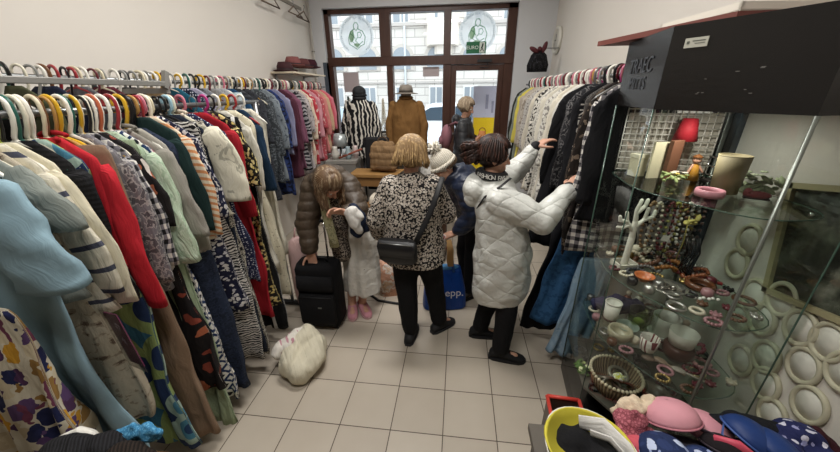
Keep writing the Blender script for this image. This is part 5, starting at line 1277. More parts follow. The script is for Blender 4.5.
# middle shelf
o = thing('jewellery_tree', 'white jewellery tree with stubby branches on the middle cabinet shelf', 'jewellery stand', (.875, 1.565, S2), .2)
obj('tray', MB().b2(-.05, .05, -.04, .04, 0, .006).b2(-.05, .05, -.04, -.034, 0, .03).b2(-.05, .05, .034, .04, 0, .03).b2(-.05, -.044, -.04, .04, 0, .03).b2(.044, .05, -.04, .04, 0, .03), plain('#d3cfc0', .5), o, False)
b = MB(); b.chain([(0, 0, .006), (.004, 0, .17), (0, 0, .25)], [.016, .015, .012], 10)
for (x0, z0, x1, z1, x2, z2) in ((0, .2, -.045, .255, -.055, .30), (0, .22, .045, .26, .05, .315), (0, .25, -.008, .31, .004, .36), (-.045, .255, -.08, .26, -.085, .28), (.045, .26, .085, .27, .09, .30), (-.03, .235, -.06, .22, -.085, .225), (0, .3, .03, .33, .035, .36)):
    b.chain([(x0, 0, z0), (x1, 0, z1), (x2, 0, z2)], [.011, .009, .008], 8)
obj('trunk', b, plain('#dcd9cc', .5), o)
b = MB(); rd = random.Random(6)
for i in range(14): b.ball((rd.uniform(-.035, .035), rd.uniform(-.028, .028), .012), .006, 6)
obj('earrings', b, plain('#6f665c', .3, .6), o)
def beadstrand(label, loc, R_, col, n=34, br=.007, seed=0, sag=.02, vert=False, metal=0, group='bead necklaces in the cabinet'):
    rd = random.Random(seed); b = MB(); R_ *= 1.2; br *= 1.25
    for i in range(n):
        a = 2 * PI * i / n
        if vert: p = (R_ * .55 * math.cos(a), rd.uniform(-.004, .004), R_ * math.sin(a) + R_ + br)
        else: p = (R_ * (1 + .2 * math.sin(2 * a + seed)) * math.cos(a), R_ * .8 * math.sin(a), br + sag * max(0, math.sin(a * 1.5 + seed)))
        b.ball(p, br * rd.uniform(.8, 1.15), 7)
    o = single('bead_necklace', b, plain(col, .3, metal), label, 'necklace', group, loc); return o
nk = [('chestnut', '#5b3b2b', 1.0, 1.60, .05, .010), ('amber', '#8b5a2c', 1.06, 1.55, .045, .009), ('black', '#1c1a1a', 1.11, 1.60, .055, .007), ('cream', '#c9bea4', 1.02, 1.66, .045, .008), ('dark red', '#5d2224', 1.14, 1.55, .05, .008), ('olive', '#5f5b3a', 1.08, 1.66, .05, .009), ('silver', '#b5b3ae', 1.17, 1.62, .05, .006), ('rust', '#7d4326', 1.16, 1.48, .04, .008), ('grey', '#6f6d6b', .98, 1.54, .04, .007)]
for i, (c, h, x, y, R_, br) in enumerate(nk):
    beadstrand('%s bead necklace coiled among others on the middle cabinet shelf' % c, (x, y, S2), R_, h, 26, br, i, .03, metal=.8 if c == 'silver' else 0)
hk = thing('necklace_stand', 'dark wire necklace stand hung with strings of beads on the middle shelf', 'jewellery stand', (1.07, 1.61, S2))
b = MB(); b.tube([(0, 0, 0), (0, 0, .34)], .004, 6).tube([(-.11, 0, .33), (-.06, 0, .345), (0, 0, .34), (.06, 0, .345), (.11, 0, .33)], .004, 6).tor((0, 0, .005), .05, .005, 20, 6).tor((.0, .0, .2), .11, .003, 28, 5, Matrix.Rotation(PI / 2, 3, 'X'))
obj('wire', b, plain('#2b2624', .4, .6), hk)
for i, (x, c, hx, L) in enumerate(((-.11, 'tan', '#8a6c4c', .24), (-.085, 'ivory', '#cbc3ae', .27), (-.055, 'black', '#1a1a1c', .30), (-.03, 'wine', '#5b2429', .25), (.0, 'olive yellow', '#8e8a4a', .26), (.03, 'chestnut', '#5b3a28', .29), (.055, 'white', '#d5d1c8', .22), (.08, 'smoke grey', '#6c6a68', .27), (.11, 'brown', '#4c3024', .28))):
    b = MB()
    for k in range(24):
        q = k / 24 * 2 * PI; b.ball((x + .024 * math.cos(q), -.006 - .006 * (i % 2), .34 - L / 2 + L / 2 * math.sin(q)), .0085, 6)
    single('bead_string', b, plain(hx, .35), '%s bead string hanging from the dark wire stand' % c, 'necklace', 'bead strings on the wire stand', (1.07, 1.61, S2))
single('price_tag', MB().box((1.03, 1.56, S2 + .17), (.035, .002, .03), Matrix.Rotation(.2, 3, 'Y')), plain('#dedbd2', .7), 'small white paper tag hanging among the necklaces', 'tag', smooth=False)
b = MB(); rd = random.Random(8)
for i in range(6):
    x = 1.10 + i * .012; b.tube([(x, 1.53 + rd.uniform(-.01, .01), S2 + .19), (x + .01, 1.51, S2 + .12), (x - .01, 1.5, S2 + .04), (x + .02, 1.49, S2 + .008)], .004, 5)
single('chain_bundle', b, plain('#2a2422', .25, .7), 'bundle of dark metal chains draped over the middle cabinet shelf', 'chain')
lf = MB(); rd = random.Random(2)
for i in range(9):
    c0 = Vector((1.12 + rd.uniform(-.03, .05), 1.58 + rd.uniform(-.03, .03), S2 + .25 + rd.uniform(-.05, .08))); lf.ball(c0, (.022, .012, .006), 6, Matrix.Rotation(rd.uniform(0, 3), 3, 'Z') @ Matrix.Rotation(rd.uniform(-1, 1), 3, 'Y'))
lf.tube([(1.12, 1.58, S2), (1.13, 1.58, S2 + .15), (1.12, 1.58, S2 + .28)], .003, 5)
single('artificial_sprig', lf, plain('#a79a55', .6), 'yellow-green artificial leaf sprig behind the necklaces', 'plant')
single('wooden_bangle', MB().lathe([(.042, 0), (.056, .002), (.06, .014), (.055, .028), (.042, .03), (.039, .015), (.042, 0)], (1.13, 1.395, S2), 34), plain('#5a3420', .25), 'wide dark wooden bangle at the right front of the middle shelf', 'bangle')
single('silver_dish', MB().lathe(PLATE, (.975, 1.365, S2), 30, wob=.03), plain('#b9b6ae', .25, .9), 'scalloped silver dish at the front of the middle shelf', 'dish')
single('brooch', MB().lathe([(.03, 0), (.03, .008), (.015, .012), (.001, .014)], (.96, 1.375, S2 + .009), 10, wob=.1).ball((.99, 1.35, S2 + .018), .012, 8), plain('#8f8a84', .2, .9), 'silver brooch lying in the silver dish', 'brooch')
cup('glass_bowl', 'orange-tinted bowl at the front left of the middle shelf', 'bowl', (.905, 1.43, S2), '#b2663c', BOWL, .55)
single('red_comb', MB().box((1.20, 1.44, S2 + .012), (.09, .018, .01), Matrix.Rotation(-.5, 3, 'Z')), plain('#a8323c', .4), 'red hair comb beside the wooden bangle', 'comb')
for i in range(6): single('stud_earring', MB().ball((1.05 + .018 * i, 1.30 - .006 * (i % 2), S2 + .006), .0075, 8), plain('#e2dfd6', .2), 'white round stud earrings in a row at the front of the middle shelf', 'earring', 'white stud earrings')
beadstrand('dark brown bead bracelet next to the wooden bangle', (1.19, 1.52, S2), .035, '#3c2218', 20, .011, 12, 0, group='bracelets on the middle shelf')
beadstrand('black and grey bead bracelet left of the silver dish', (.90, 1.50, S2), .03, '#38383c', 20, .008, 13, 0, group='bracelets on the middle shelf')
# lower shelf
o = thing('paper_cup', 'tall white tumbler with a brown band at the left of the lower shelf', 'cup', (.875, 1.56, S3)); obj('body', MB().lathe([(.001, 0), (.032, 0), (.040, .14), (.037, .14), (.030, .006), (.001, .005)], n=26), plain('#d8d5c9', .5), o); obj('lid_ring', MB().tor((0, 0, .14), .039, .004, 26, 6), plain('#c9c5b8', .5), o); obj('band', MB().lathe([(.0336, .03), (.0345, .03), (.0352, .043), (.0342, .043)]), plain('#5a4038', .5), o)
cup('glass_mug', 'clear glass mug with green tint on the lower shelf', 'mug', (1.02, 1.55, S3), glass_sheet('green_glass', '#cfdcb4', 1.5, .05), CUP, 1.15, True)
single('napkin', MB().ball((1.02, 1.55, S3 + .03), (.03, .03, .022), 10), plain('#a9b45a', .8), 'yellow-green paper inside the glass mug', 'napkin')
cup('bowl', 'matte white bowl in the middle of the lower shelf', 'bowl', (1.12, 1.50, S3), '#cfccc4', CUP, 1.25)
cup('bowl', 'small white bowl stacked before the matte white one', 'bowl', (1.08, 1.46, S3), '#c6c3bb', BOWL, .75)
cup('glass_vase', 'clear pressed glass column between the shelves', 'vase', (1.02, 1.45, S3), GLS, [(.001, .004), (.02, 0), (.022, .01), (.014, .03), (.016, .14), (.024, .17), (.021, .17), (.013, .14), (.01, .03), (.001, .012)], 1.0)
cup('ring_pot', 'thick-rimmed beige bowl at the left of the lower shelf', 'pot', (.875, 1.44, S3), '#9b957c', [(.001, .005), (.03, 0), (.042, .015), (.046, .034), (.043, .046), (.036, .046), (.034, .03), (.02, .012), (.001, .01)], 1.0)
cup('striped_pot', 'white cup with dark red stripes on the lower shelf', 'cup', (.98, 1.37, S3), F('stripe', ['#d8d3c8', '#6d2f33', '#d8d3c8'], 60, cd='Object'), CUP, .85)
cup('teapot_bowl', 'brown glazed pot with a white collar at the right of the lower shelf', 'pot', (1.09, 1.33, S3), '#3e2018', [(.001, 0), (.03, 0), (.045, .025), (.044, .05), (.035, .06), (.033, .055), (.001, .03)], 1.1)
single('collar_cup', MB().lathe([(.050, .088), (.058, .155), (.054, .155), (.045, .09)], (1.09, 1.33, S3), 24), plain('#cbc7bd', .35), 'white cup set into the brown glazed pot', 'cup')
o = remeshed('purple_scarf', MB().chain([(.86, 1.68, S3 + .045), (.95, 1.66, S3 + .06), (1.05, 1.66, S3 + .05)], [.04, .055, .045]), F('plain', ['#35304a'], wr=.8), None, .008, 3, wrinkle(.014, 22, 3)); props(o, 'crumpled dark purple scarf at the back of the lower shelf', 'scarf')
beadstrand('pink and wine bead necklace heaped at the right of the lower shelf', (1.19, 1.40, S3), .045, '#8c4a55', 30, .008, 21, .02)
beadstrand('pale pink bead necklace beside the wine one', (1.17, 1.30, S3), .035, '#b98d8d', 26, .007, 22, .015)
cup('ashtray', 'grey-green glazed dish behind the beige bowl', 'bowl', (.94, 1.50, S3), '#7f8d80', BOWL, .7)
for i, (x, y, c, l) in enumerate(((1.00, 1.29, '#7d6a58', 'brown'), (1.05, 1.24, '#8a8378', 'grey'), (.95, 1.30, '#5a4a3d', 'dark'))):
    o = thing('wooden_spoon', '%s carved spoon lying at the front of the lower shelf' % l, 'spoon', (x, y, S3), -.9 + .25 * i, 'spoons on the lower shelf'); obj('bowl', MB().ball((0, 0, .01), (.03, .018, .009), 12), plain(c, .5), o); obj('handle', MB().tube([(.025, 0, .01), (.10, 0, .006)], [.006, .004], 6), plain(c, .5), o)
single('chain_bracelet', MB().tor((1.13, 1.24, S3 + .004), .03, .004, 24, 6), plain('#c2b48a', .25, .9), 'thin golden bracelet at the front right of the lower shelf', 'bracelet')
# small costume jewellery scattered on the shelves
rd = random.Random(31)
tones = [('gold', '#a48d58', .9), ('silver', '#b9b7b2', .9), ('dark red', '#57222a', 0), ('ivory', '#c9c0aa', 0), ('brown', '#5a3c2a', 0), ('pewter', '#8f8d89', .9), ('black', '#1b1a1b', 0), ('dusty rose', '#9a7074', 0)]
def inside(x, y):
    c_ = False; P = inset(CAB, .86)
    for i in range(5):
        (x1, y1), (x2, y2) = P[i], P[i - 1]
        if (y1 > y) != (y2 > y) and x < (x2 - x1) * (y - y1) / (y2 - y1) + x1: c_ = not c_
    return c_
for zs, nm, cnt in ((S2, 'middle', 34), (S3, 'lower', 36), (S4, 'bottom', 26)):
    k = 0; tries = 0; taken = [(o_.location.x, o_.location.y) for o_ in bpy.data.objects if o_.parent is None and abs(o_.location.z - zs) < .02 and o_.location.x > .7]
    while k < cnt and tries < 6000:
        tries += 1
        x, y = rd.uniform(.78, 1.27), rd.uniform(1.1, 1.8)
        if not inside(x, y) or any((x - a_) ** 2 + (y - b_) ** 2 < .058 ** 2 for a_, b_ in taken): continue
        taken.append((x, y))
        tn, tc, tm = tones[(k * 3 + k // 8) % 8]; kind = k % 4; b = MB(); z = zs + .001
        if kind == 0: b.tor((x, y, z + .008), rd.uniform(.022, .036), .007, 20, 6); nmx, ct_ = 'ring_bangle', 'bangle'
        elif kind == 1:
            R0 = rd.uniform(.02, .035)
            for j in range(14): b.ball((x + R0 * math.cos(j * .449), y + R0 * math.sin(j * .449) * .8, z + .008), .0075, 6)
            nmx, ct_ = 'bead_bracelet', 'bracelet'
        elif kind == 2:
            b.lathe([(.001, 0), (.018, 0), (.02, .006), (.012, .012), (.001, .014)], (x, y, z), 12, wob=.06)
            for j in range(6): b.ball((x + .017 * math.cos(j * 1.047), y + .017 * math.sin(j * 1.047), z + .009), .006, 6)
            nmx, ct_ = 'brooch', 'brooch'
        else: b.lathe([(.001, 0), (.02, 0), (.024, .012), (.022, .03), (.012, .036), (.001, .037)], (x, y, z), 14); nmx, ct_ = 'trinket_box', 'box'
        single(nmx, b, plain(tc, .3, tm), '%s %s among the small jewellery on the %s cabinet shelf' % (tn, nmx.replace('_', ' '), nm), ct_, '%s %ss on the %s cabinet shelf' % (tn, nmx.replace('_', ' '), nm)); k += 1
for i, (x, y, c, h_, l) in enumerate(((1.02, 1.70, '#7a3f2c', .13, 'rust'), (1.10, 1.72, '#c9c4b4', .11, 'ivory'), (.92, 1.66, '#5d4a6a', .10, 'violet'), (1.20, 1.62, '#8a7a58', .14, 'ochre'), (1.22, 1.5, '#b5b0a4', .09, 'stone grey'))):
    o = thing('figurine', '%s porcelain figurine standing at the back of the lower shelf' % l, 'figurine', (x, y, S3)); obj('body', MB().lathe([(.001, 0), (.03, 0), (.022, h_ * .4), (.026, h_ * .6), (.010, h_ * .78), (.001, h_ * .8)], n=16), plain(c, .3), o); obj('head', MB().ball((0, 0, h_ * .88), .016, 10), plain('#cdb9a4', .4), o)
# bottom deck
bk = thing('wicker_basket', 'round wicker basket with pale wrapped rim on the cabinet floor', 'basket', (.91, 1.43, S4))
bk.scale = (1.15, 1.15, 1.15)
t = NT('wicker'); v = t.coord('Object'); q = t.xyz(v); an = t.math('ARCTAN2', q[1], q[0]); w = t.math('MULTIPLY', t.math('ADD', t.math('SINE', t.math('MULTIPLY', an, 44)), 1.0), .5)
t.bump(w, .8, .01); WICK = t.fin(t.mix(w, lin('#5f4c38'), lin('#a58f70')), .7)
obj('wall', MB().lathe([(.001, 0), (.075, 0), (.10, .05), (.112, .10), (.106, .10), (.094, .05), (.07, .008), (.001, .006)], n=40), WICK, bk)
b = MB()
for k in range(40): b.ball((.109 * math.cos(k * PI / 20), .109 * math.sin(k * PI / 20), .102), .0085, 6)
obj('rim', b, plain('#cfc3a6', .6), bk)
for i, (x, y, z, c, l) in enumerate(((-.04, .02, .05, '#6d675a', 'grey'), (.035, -.03, .05, '#4b3a30', 'dark brown'), (.04, .045, .055, '#8d8878', 'stone'), (-.03, -.045, .05, '#5a5348', 'olive'))):
    b = MB().tor((.91 + x, 1.43 + y, S4 + z * 1.15), .045, .010, 26, 8, Matrix.Rotation(.5 * (i - 1.5), 3, 'X')); single('bangle', b, plain(c, .3, .3), '%s bangle lying in the wicker basket' % l, 'bangle', 'bangles in the wicker basket')
o = remeshed('paper_flower', MB().ball((.925, 1.42, S4 + .10), (.035, .03, .018), 12), F('blotch', ['#d8d9c4', '#c7c93e', '#e6e4da'], 40, p=.42, cd='Object'), None, .006, 2, wrinkle(.012, 50)); props(o, 'crumpled yellow and white paper on top of the wicker basket', 'paper')
bouquet('bunch of green and yellow artificial leaves at the left corner of the cabinet floor', (.80, 1.54, S4), ['#b9c77a', '#d6dcae'], 22, .045, 14, '#4f6a34', .045)
for i, (x, y, c, l) in enumerate(((1.02, 1.28, '#4e463c', 'dark'), (1.08, 1.36, '#6b6252', 'grey-brown'), (1.12, 1.22, '#3a3a34', 'black'), (1.0, 1.44, '#5a5a46', 'olive'))):
    cup('jar', '%s little pot on the cabinet floor behind the clothes pile' % l, 'pot', (x, y, S4), c, BOWL, 1.1)
# wall behind the cabinet ------------------------------------------------
struct('trim_2', MB().b2(XR - .03, XR, 1.74, 1.93, .9, 1.95), plain('#141414', .5))
pf = thing('picture_frame', 'large picture under glass in a pale wooden frame, tilted on the right wall', 'picture', (XR - .012, 1.10, 1.33)); pf.rotation_euler = (-.19, 0, 0)
t = NT('dark_print'); nz = t.noise(t.coord('Object'), 9, 4); DP = t.fin(t.ramp(nz, [(.3, lin('#12130f')), (.5, lin('#2e3028')), (.62, lin('#5d6154')), (.75, lin('#8a8c7c'))]), .6)
obj('print', MB().box((.004, 0, 0), (.006, .50, .42)), DP, pf, False); obj('glass', MB().box((-.004, 0, 0), (.003, .50, .42)), glass_sheet('picture_glass', '#ffffff', 1.6, .03), pf, False)
b = MB()
for s in (-1, 1): b.box((-.004, s * .258, 0), (.022, .022, .46)).box((-.004, 0, s * .22), (.022, .54, .022))
obj('moulding', b, plain('#a39a78', .5), pf, False)
ov = [(1.22 + (a_ - 1.22) * 1.14, .87 + (b_ - .87) * 1.16) for a_, b_ in ((1.245, 1.035), (1.275, .925), (1.155, .985), (1.205, .81), (1.095, .88), (1.07, 1.0), (1.165, .72), (1.00, .95), (1.03, .78), (1.34, .99), (1.36, .86), (1.45, 1.17), (1.46, 1.06), (1.10, .64), (1.28, .72))]
for i, (y, z) in enumerate(ov):
    o = thing('oval_frame', 'oval cream picture frame hanging on the wall behind the glass cabinet', 'picture frame', (XR - .001, y, z), 0, 'oval frames on the right wall')
    R_ = Matrix.Rotation(-PI / 2, 3, 'Y'); R0_ = .060
    obj('moulding', MB().tor((-.008, 0, 0), R0_, .010, 34, 8, R_, sx=1.14, sy=.92), plain('#c3bea6', .45), o)
    obj('mount', MB().lathe([(.001, 0), (.056, 0), (.056, .009), (.001, .010)], (0, 0, 0), 34, 1.14, .92, R_), plain('#dedbd0', .5), o)
# ------------------------------------------------------------------ window display
ct = thing('display_counter', 'low white display counter along the shop window', 'counter', (-1.25, 5.24, .18))
obj('body', MB().b2(-.85, .75, -.22, .28, 0, .72), plain('#b9b6b0', .7), ct, False); obj('top', MB().b2(-.88, .78, -.25, .30, .72, .76), plain('#d5d2cc', .5), ct, False, bev=.004)
def mannequin(name, label, loc, hat=False):
    o = thing(name, label, 'mannequin', loc)
    b = MB(); loft(b, [((0, 0, .62), .14, .10), ((0, 0, .75), .16, .11), ((0, 0, .95), .12, .09), ((0, 0, 1.15), .16, .11), ((0, 0, 1.3), .17, .09), ((0, 0, 1.37), .08, .06), ((0, 0, 1.44), .05, .05)], (1, 0, 0), (0, 1, 0)); obj('torso', b, plain('#8d8378', .7), o)
    obj('pole', MB().tube([(0, 0, -.15), (0, 0, .65)], .014, 8), DARKMETAL, o); obj('base', MB().lathe([(.16, -.17), (.16, -.158), (.03, -.14), (.014, -.13)], n=24), DARKMETAL, o)
    obj('head', MB().ball((0, .0, 1.48), (.075, .088, .09), 18), plain('#9b8f84', .6), o)
    return o
def coat(name, label, loc, mat, mat2, L=.75, hw=.22):
    o = thing(name, label, 'coat', loc)
    b = MB(); loft(b, [((0, 0, 1.42 - L), hw + .02, .14), ((0, 0, 1.0), hw, .135), ((0, 0, 1.2), hw, .13), ((0, 0, 1.33), hw - .03, .105), ((0, 0, 1.41), .10, .08)], (1, 0, 0), (0, 1, 0))
    o2 = remeshed('body', b, mat, o, .012, 4, wrinkle(.012, 8, hw))
    for s in (-1, 1):
        b = MB(); b.chain([(s * (hw - .03), 0, 1.33), (s * (hw + .035), -.01, 1.05), (s * (hw + .03), -.03, .78)], [.062, .062, .055]); remeshed('sleeve', b, mat, o, .012, 3, wrinkle(.010, 10, s))
    obj('collar', MB().tor((0, -.005, 1.425), .075, .026, 22, 8), mat2, o)
    return o
Z1 = F('wavy', ['#17171a', '#cfcac0'], 6.5, p=.68, rot=.9, cd='Object')
mannequin('mannequin', 'mannequin under the zebra-striped coat with a dark cap', (-1.40, 4.74, .352)); coat('zebra_coat', 'black and white zebra-striped coat on the left window mannequin', (-1.40, 4.74, .352), Z1, plain('#222224', .8), .82, .2)
o = thing('knitted_cap', 'dark knitted cap on the zebra-coated mannequin', 'hat', (-1.40, 4.74, 1.86)); obj('crown', MB().ball((0, 0, -.005), (.095, .105, .085), 18), F('plain', ['#2b2c2e'], wr=.7), o); obj('brim', MB().tor((0, 0, -.045), .09, .016, 24, 8), F('plain', ['#242527'], wr=.7), o)
mannequin('mannequin', 'mannequin wearing the brown coat in the window', (-.74, 4.76, .352)); coat('brown_coat', 'ochre brown coat on the middle window mannequin', (-.74, 4.76, .352), F('plain', ['#7c5a33'], wr=.6), F('plain', ['#6d4d2b']), .85, .215)
o = thing('felt_hat', 'grey-brown brimmed felt hat on the brown-coated mannequin', 'hat', (-.74, 4.76, 1.862)); obj('crown', MB().lathe([(.098, -.02), (.095, .03), (.08, .075), (.04, .085), (.001, .08)], n=26, sy=1.12), plain('#7d756c', .8), o); obj('brim', MB().lathe([(.09, -.022), (.165, -.035), (.168, -.03), (.09, -.012)], n=30, sy=1.1), plain('#756d64', .8), o); obj('ribbon', MB().lathe([(.0985, -.018), (.0995, -.018), (.099, .01), (.097, .01)], n=26, sy=1.12), plain('#3a332c', .7), o)
tr = thing('christmas_tree', 'small artificial fir tree with white baubles left of the zebra coat', 'tree', (-1.70, 5.16, .94))
fir = MB(); rd = random.Random(3)
for i in range(420):
    h = rd.random(); a = rd.uniform(0, 2 * PI); r = .17 * (1 - h * .9); z = .12 + h * .75
    p0 = Vector((0, 0, z)); p1 = Vector((r * math.cos(a), r * math.sin(a), z - .05 - .03 * rd.random())); fir.tube([p0, (p0 + p1) / 2 + Vector((0, 0, .01)), p1], [.004, .012, .003], 4, .6)
obj('needles', fir, F('plain', ['#1e3020'], wr=.2, cd='Object'), tr); obj('trunk', MB().tube([(0, 0, 0), (0, 0, .85)], [.012, .004], 6), BROWNWOOD, tr); obj('pot', MB().lathe([(.001, 0), (.05, 0), (.065, .09), (.06, .09), (.001, .07)], n=18), plain('#8b8378', .6), tr)
for i in range(16):
    h = rd.random(); a = rd.uniform(PI, 2 * PI); r = .16 * (1 - h * .9) + .02; obj('bauble', MB().ball((r * math.cos(a), r * math.sin(a), .10 + h * .72), .02, 8), plain('#d3d0c9', .3), tr)
bt = thing('bead_tree', 'slim tabletop tree strung with white beads between the mannequins', 'ornament', (-1.17, 5.20, .94))
bd = MB(); rd = random.Random(9)
for i in range(150):
    h = i / 150; a = i * 2.4; r = .055 * (1 - h) + .008; bd.ball((r * math.cos(a), r * math.sin(a), .04 + h * .78), .0115, 5)
obj('beads', bd, plain('#d9d3c2', .4), bt); obj('stem', MB().tube([(0, 0, 0), (0, 0, .83)], .008, 6).lathe([(.05, 0), (.05, .01), (.01, .02)], n=14), plain('#b2a98f', .5), bt)
pfm = thing('photo_frame', 'small dark photo frame on the counter beside the bead tree', 'picture frame', (-1.10, 5.06, .94), .1); obj('frame', MB().b2(-.09, .09, -.008, .008, 0, .36), plain('#2e2622', .5), pfm, False); obj('photo', MB().b2(-.07, .07, -.011, -.008, .03, .33), F('blotch', ['#b3aca0', '#77716a', '#d0cbc0'], 14, p=.45, cd='Object'), pfm, False)
rk = thing('display_stand', 'white cloth-covered side table left of the door with a black bundle on it', 'table', (-.36, 4.72, .18)); obj('cloth_cover', MB().lathe([(.20, 0), (.19, .3), (.175, .82), (.15, .84), (.001, .845)], n=30, wob=.03), F('floral', ['#cfccc6', '#b9b5ae', '#3a3838'], 16, p=.3, cd='Object'), rk); obj('leg', MB().tube([(0, 0, 0), (0, 0, .8)], .02, 8), STEEL, rk)
o = remeshed('black_scarf', MB().chain([(-.47, 4.68, 1.06), (-.38, 4.66, 1.10), (-.28, 4.68, 1.06)], [.055, .08, .05]), F('blotch', ['#17171a', '#2b2b2f', '#77777a'], 30, p=.55, cd='Object'), None, .011, 3, wrinkle(.022, 18)); props(o, 'black crumpled scarf on the side table right of the brown coat', 'scarf')
# bits and pieces left of the zebra coat
st = thing('chrome_lamp', 'chrome lamp stand among the bric-a-brac below the fir tree', 'lamp', (-1.72, 4.66, .18)); obj('stem', MB().tube([(0, 0, 0), (0, 0, .95)], .018, 10), CHROME, st); obj('shade', MB().lathe([(.12, .95), (.08, 1.12), (.075, 1.12), (.115, .95)], n=22), plain('#b9c0c0', .3, .4), st); obj('base', MB().lathe([(.12, 0), (.12, .015), (.02, .04)], n=22), CHROME, st)
single('wooden_rod', MB().tube([(-1.62, 4.28, 1.02), (-1.30, 4.34, 1.14)], .014, 8), plain('#8c4a38', .5), 'reddish wooden rod lying across the things behind the bending woman', 'rod')
bx = thing('storage_box', 'stacked grey box under the bric-a-brac behind the pinks', 'box', (-1.58, 4.35, .18), .1); obj('box', MB().b2(-.2, .2, -.16, .16, 0, .78), plain('#7b7873', .7), bx, False); obj('lid', MB().b2(-.21, .21, -.17, .17, .78, .82), plain('#8c8983', .6), bx, False)
for i, (x, y, r, c, l) in enumerate(((-1.68, 4.32, .06, '#c9c5bc', 'white'), (-1.50, 4.34, .05, '#9fb0b5', 'pale blue'), (-1.42, 4.42, .045, '#d7c3c0', 'pale pink'))):
    v = thing('vase', '%s vase on the grey box behind the bending woman' % l, 'vase', (x, y, 1.0)); obj('body', MB().lathe([(.001, 0), (r * .7, 0), (r, .07), (r * .5, .14), (r * .6, .17), (r * .45, .17), (.001, .02)], n=20), plain(c, .3), v)
# wooden table, black chair and the quilted bag
tb = thing('wooden_table', 'light wooden table with a thick edge behind the bending woman', 'table', (-1.06, 4.02, 0))
obj('tabletop', MB().b2(-.30, .36, -.16, .20, .86, .90), plain('#9a7444', .5), tb, False, bev=.004); obj('apron', MB().b2(-.27, .33, -.13, .17, .74, .86), plain('#86623a', .5), tb, False)
for x in (-.25, .31):
    for y in (-.11, .15): obj('leg', MB().b2(x - .025, x + .025, y - .025, y + .025, 0, .74), plain('#7d5a34', .5), tb, False)
# black folding cloth over a chair back
ch = thing('black_chair', 'black office chair back standing behind the wooden table', 'chair', (-1.02, 4.06, 0))
obj('backrest', MB().b2(-.24, .10, .25, .32, .86, 1.30), plain('#17171a', .8), ch, False, bev=.03); obj('seat', MB().b2(-.24, .2, .3, .7, .56, .64), plain('#17171a', .8), ch, False, bev=.02); obj('post', MB().tube([(0, .5, .2), (0, .5, .57)], .025, 8), DARKMETAL, ch)
for k in range(5): obj('foot', MB().tube([(0, .5, .2), (.26 * math.cos(k * 1.257), .5 + .26 * math.sin(k * 1.257), .2)], .016, 6).ball((.26 * math.cos(k * 1.257), .5 + .26 * math.sin(k * 1.257), .205), .022, 8), DARKMETAL, ch)
qb = thing('quilted_bag', 'brown quilted puffy bag on the wooden table before the black chair back', 'bag', (-.94, 4.06, .903), -.15)
b = MB(); loft(b, [((0, 0, .02), .15, .07), ((0, 0, .06), .17, .09), ((0, 0, .2), .172, .09), ((0, .01, .32), .155, .075), ((0, .02, .37), .12, .05)], (1, 0, 0), (0, 1, 0), 30, .5)
remeshed('body', b, F('plain', ['#84694b'], wr=.6), qb, .010, 3, wrinkle(.008, 14, 1, lambda co: .012 * (np.abs(np.sin(co[:, 2] * 38)) ** .5 - .6) + .006 * (np.abs(np.sin(co[:, 0] * 30)) ** .5 - .6))); obj('flap', MB().ball((.02, -.07, .06), (.13, .03, .04), 14), F('plain', ['#6d543b'], wr=.6), qb); obj('handle', MB().tor((0, 0, .36), .07, .009, 18, 6, Matrix.Rotation(PI / 2, 3, 'X'), a0=0, a1=PI), plain('#4c3a29', .6), qb)
sh = thing('lower_table', 'low dark wooden chest under the table edge between the women', 'chest', (-.60, 3.55, 0)); obj('body', MB().b2(-.40, .5, -.2, .22, 0.0, .62), plain('#4b3526', .6), sh, False); obj('top', MB().b2(-.43, .53, -.23, .25, .62, .66), plain('#7b5a38', .5), sh, False); obj('drawer', MB().b2(-.36, .46, -.215, -.2, .12, .5), plain('#54402e', .6), sh, False)
for i, (x, c, l, L) in enumerate(((-.85, '#c9bfae', 'cream', .28), (-.62, '#3a3a44', 'dark slate', .24), (-.38, '#b9a08c', 'beige', .26))):
    b = MB()
    for k in range(3): b.box((x, 3.52, .675 + .028 * k), (L, .26 - .02 * k, .026))
    o = remeshed('folded_jumper', b, F('plain', [c], wr=.8), None, .012, 4, wrinkle(.007, 14)); props(o, '%s folded jumper on the low wooden chest' % l, 'jumper', 'folded jumpers on the chest')
pg = thing('peach_bag', 'peach and white paper bag on the floor beside the flowered-blouse woman', 'bag', (-.62, 2.66, 0), .25)
b = MB(); loft(b, [((0, 0, 0), .10, .07), ((0, 0, .2), .11, .075), ((.01, 0, .36), .10, .05)], (1, 0, 0), (0, 1, 0), 24, .5); obj('bag', b, F('blotch', ['#d6b79c', '#dccfc4', '#cf9f86'], 9, p=.4, wr=.8, cd='Object'), pg); obj('handle', MB().tor((.01, -.03, .36), .04, .006, 16, 6, Matrix.Rotation(PI / 2, 3, 'X')), plain('#b98a6c', .7), pg)
crt = thing('crate', 'white slatted crate with oddments behind the flowered-blouse woman', 'crate', (-.80, 3.05, 0), .1)
for k in range(4): obj('slat', MB().b2(-.17, .17, -.12, -.108, .02 + k * .09, .085 + k * .09), plain('#bfb8aa', .7), crt, False)
obj('box', MB().b2(-.17, .17, -.106, .12, 0, .36), plain('#9a9284', .8), crt, False)
single('black_cable', MB().tube([(-.98, 2.62, .012), (-.82, 2.60, .012), (-.70, 2.50, .012), (-.50, 2.47, .012), (-.42, 2.56, .012)], .012, 6), BLACK, 'black cable lying on the tiles behind the white skirt', 'cable')
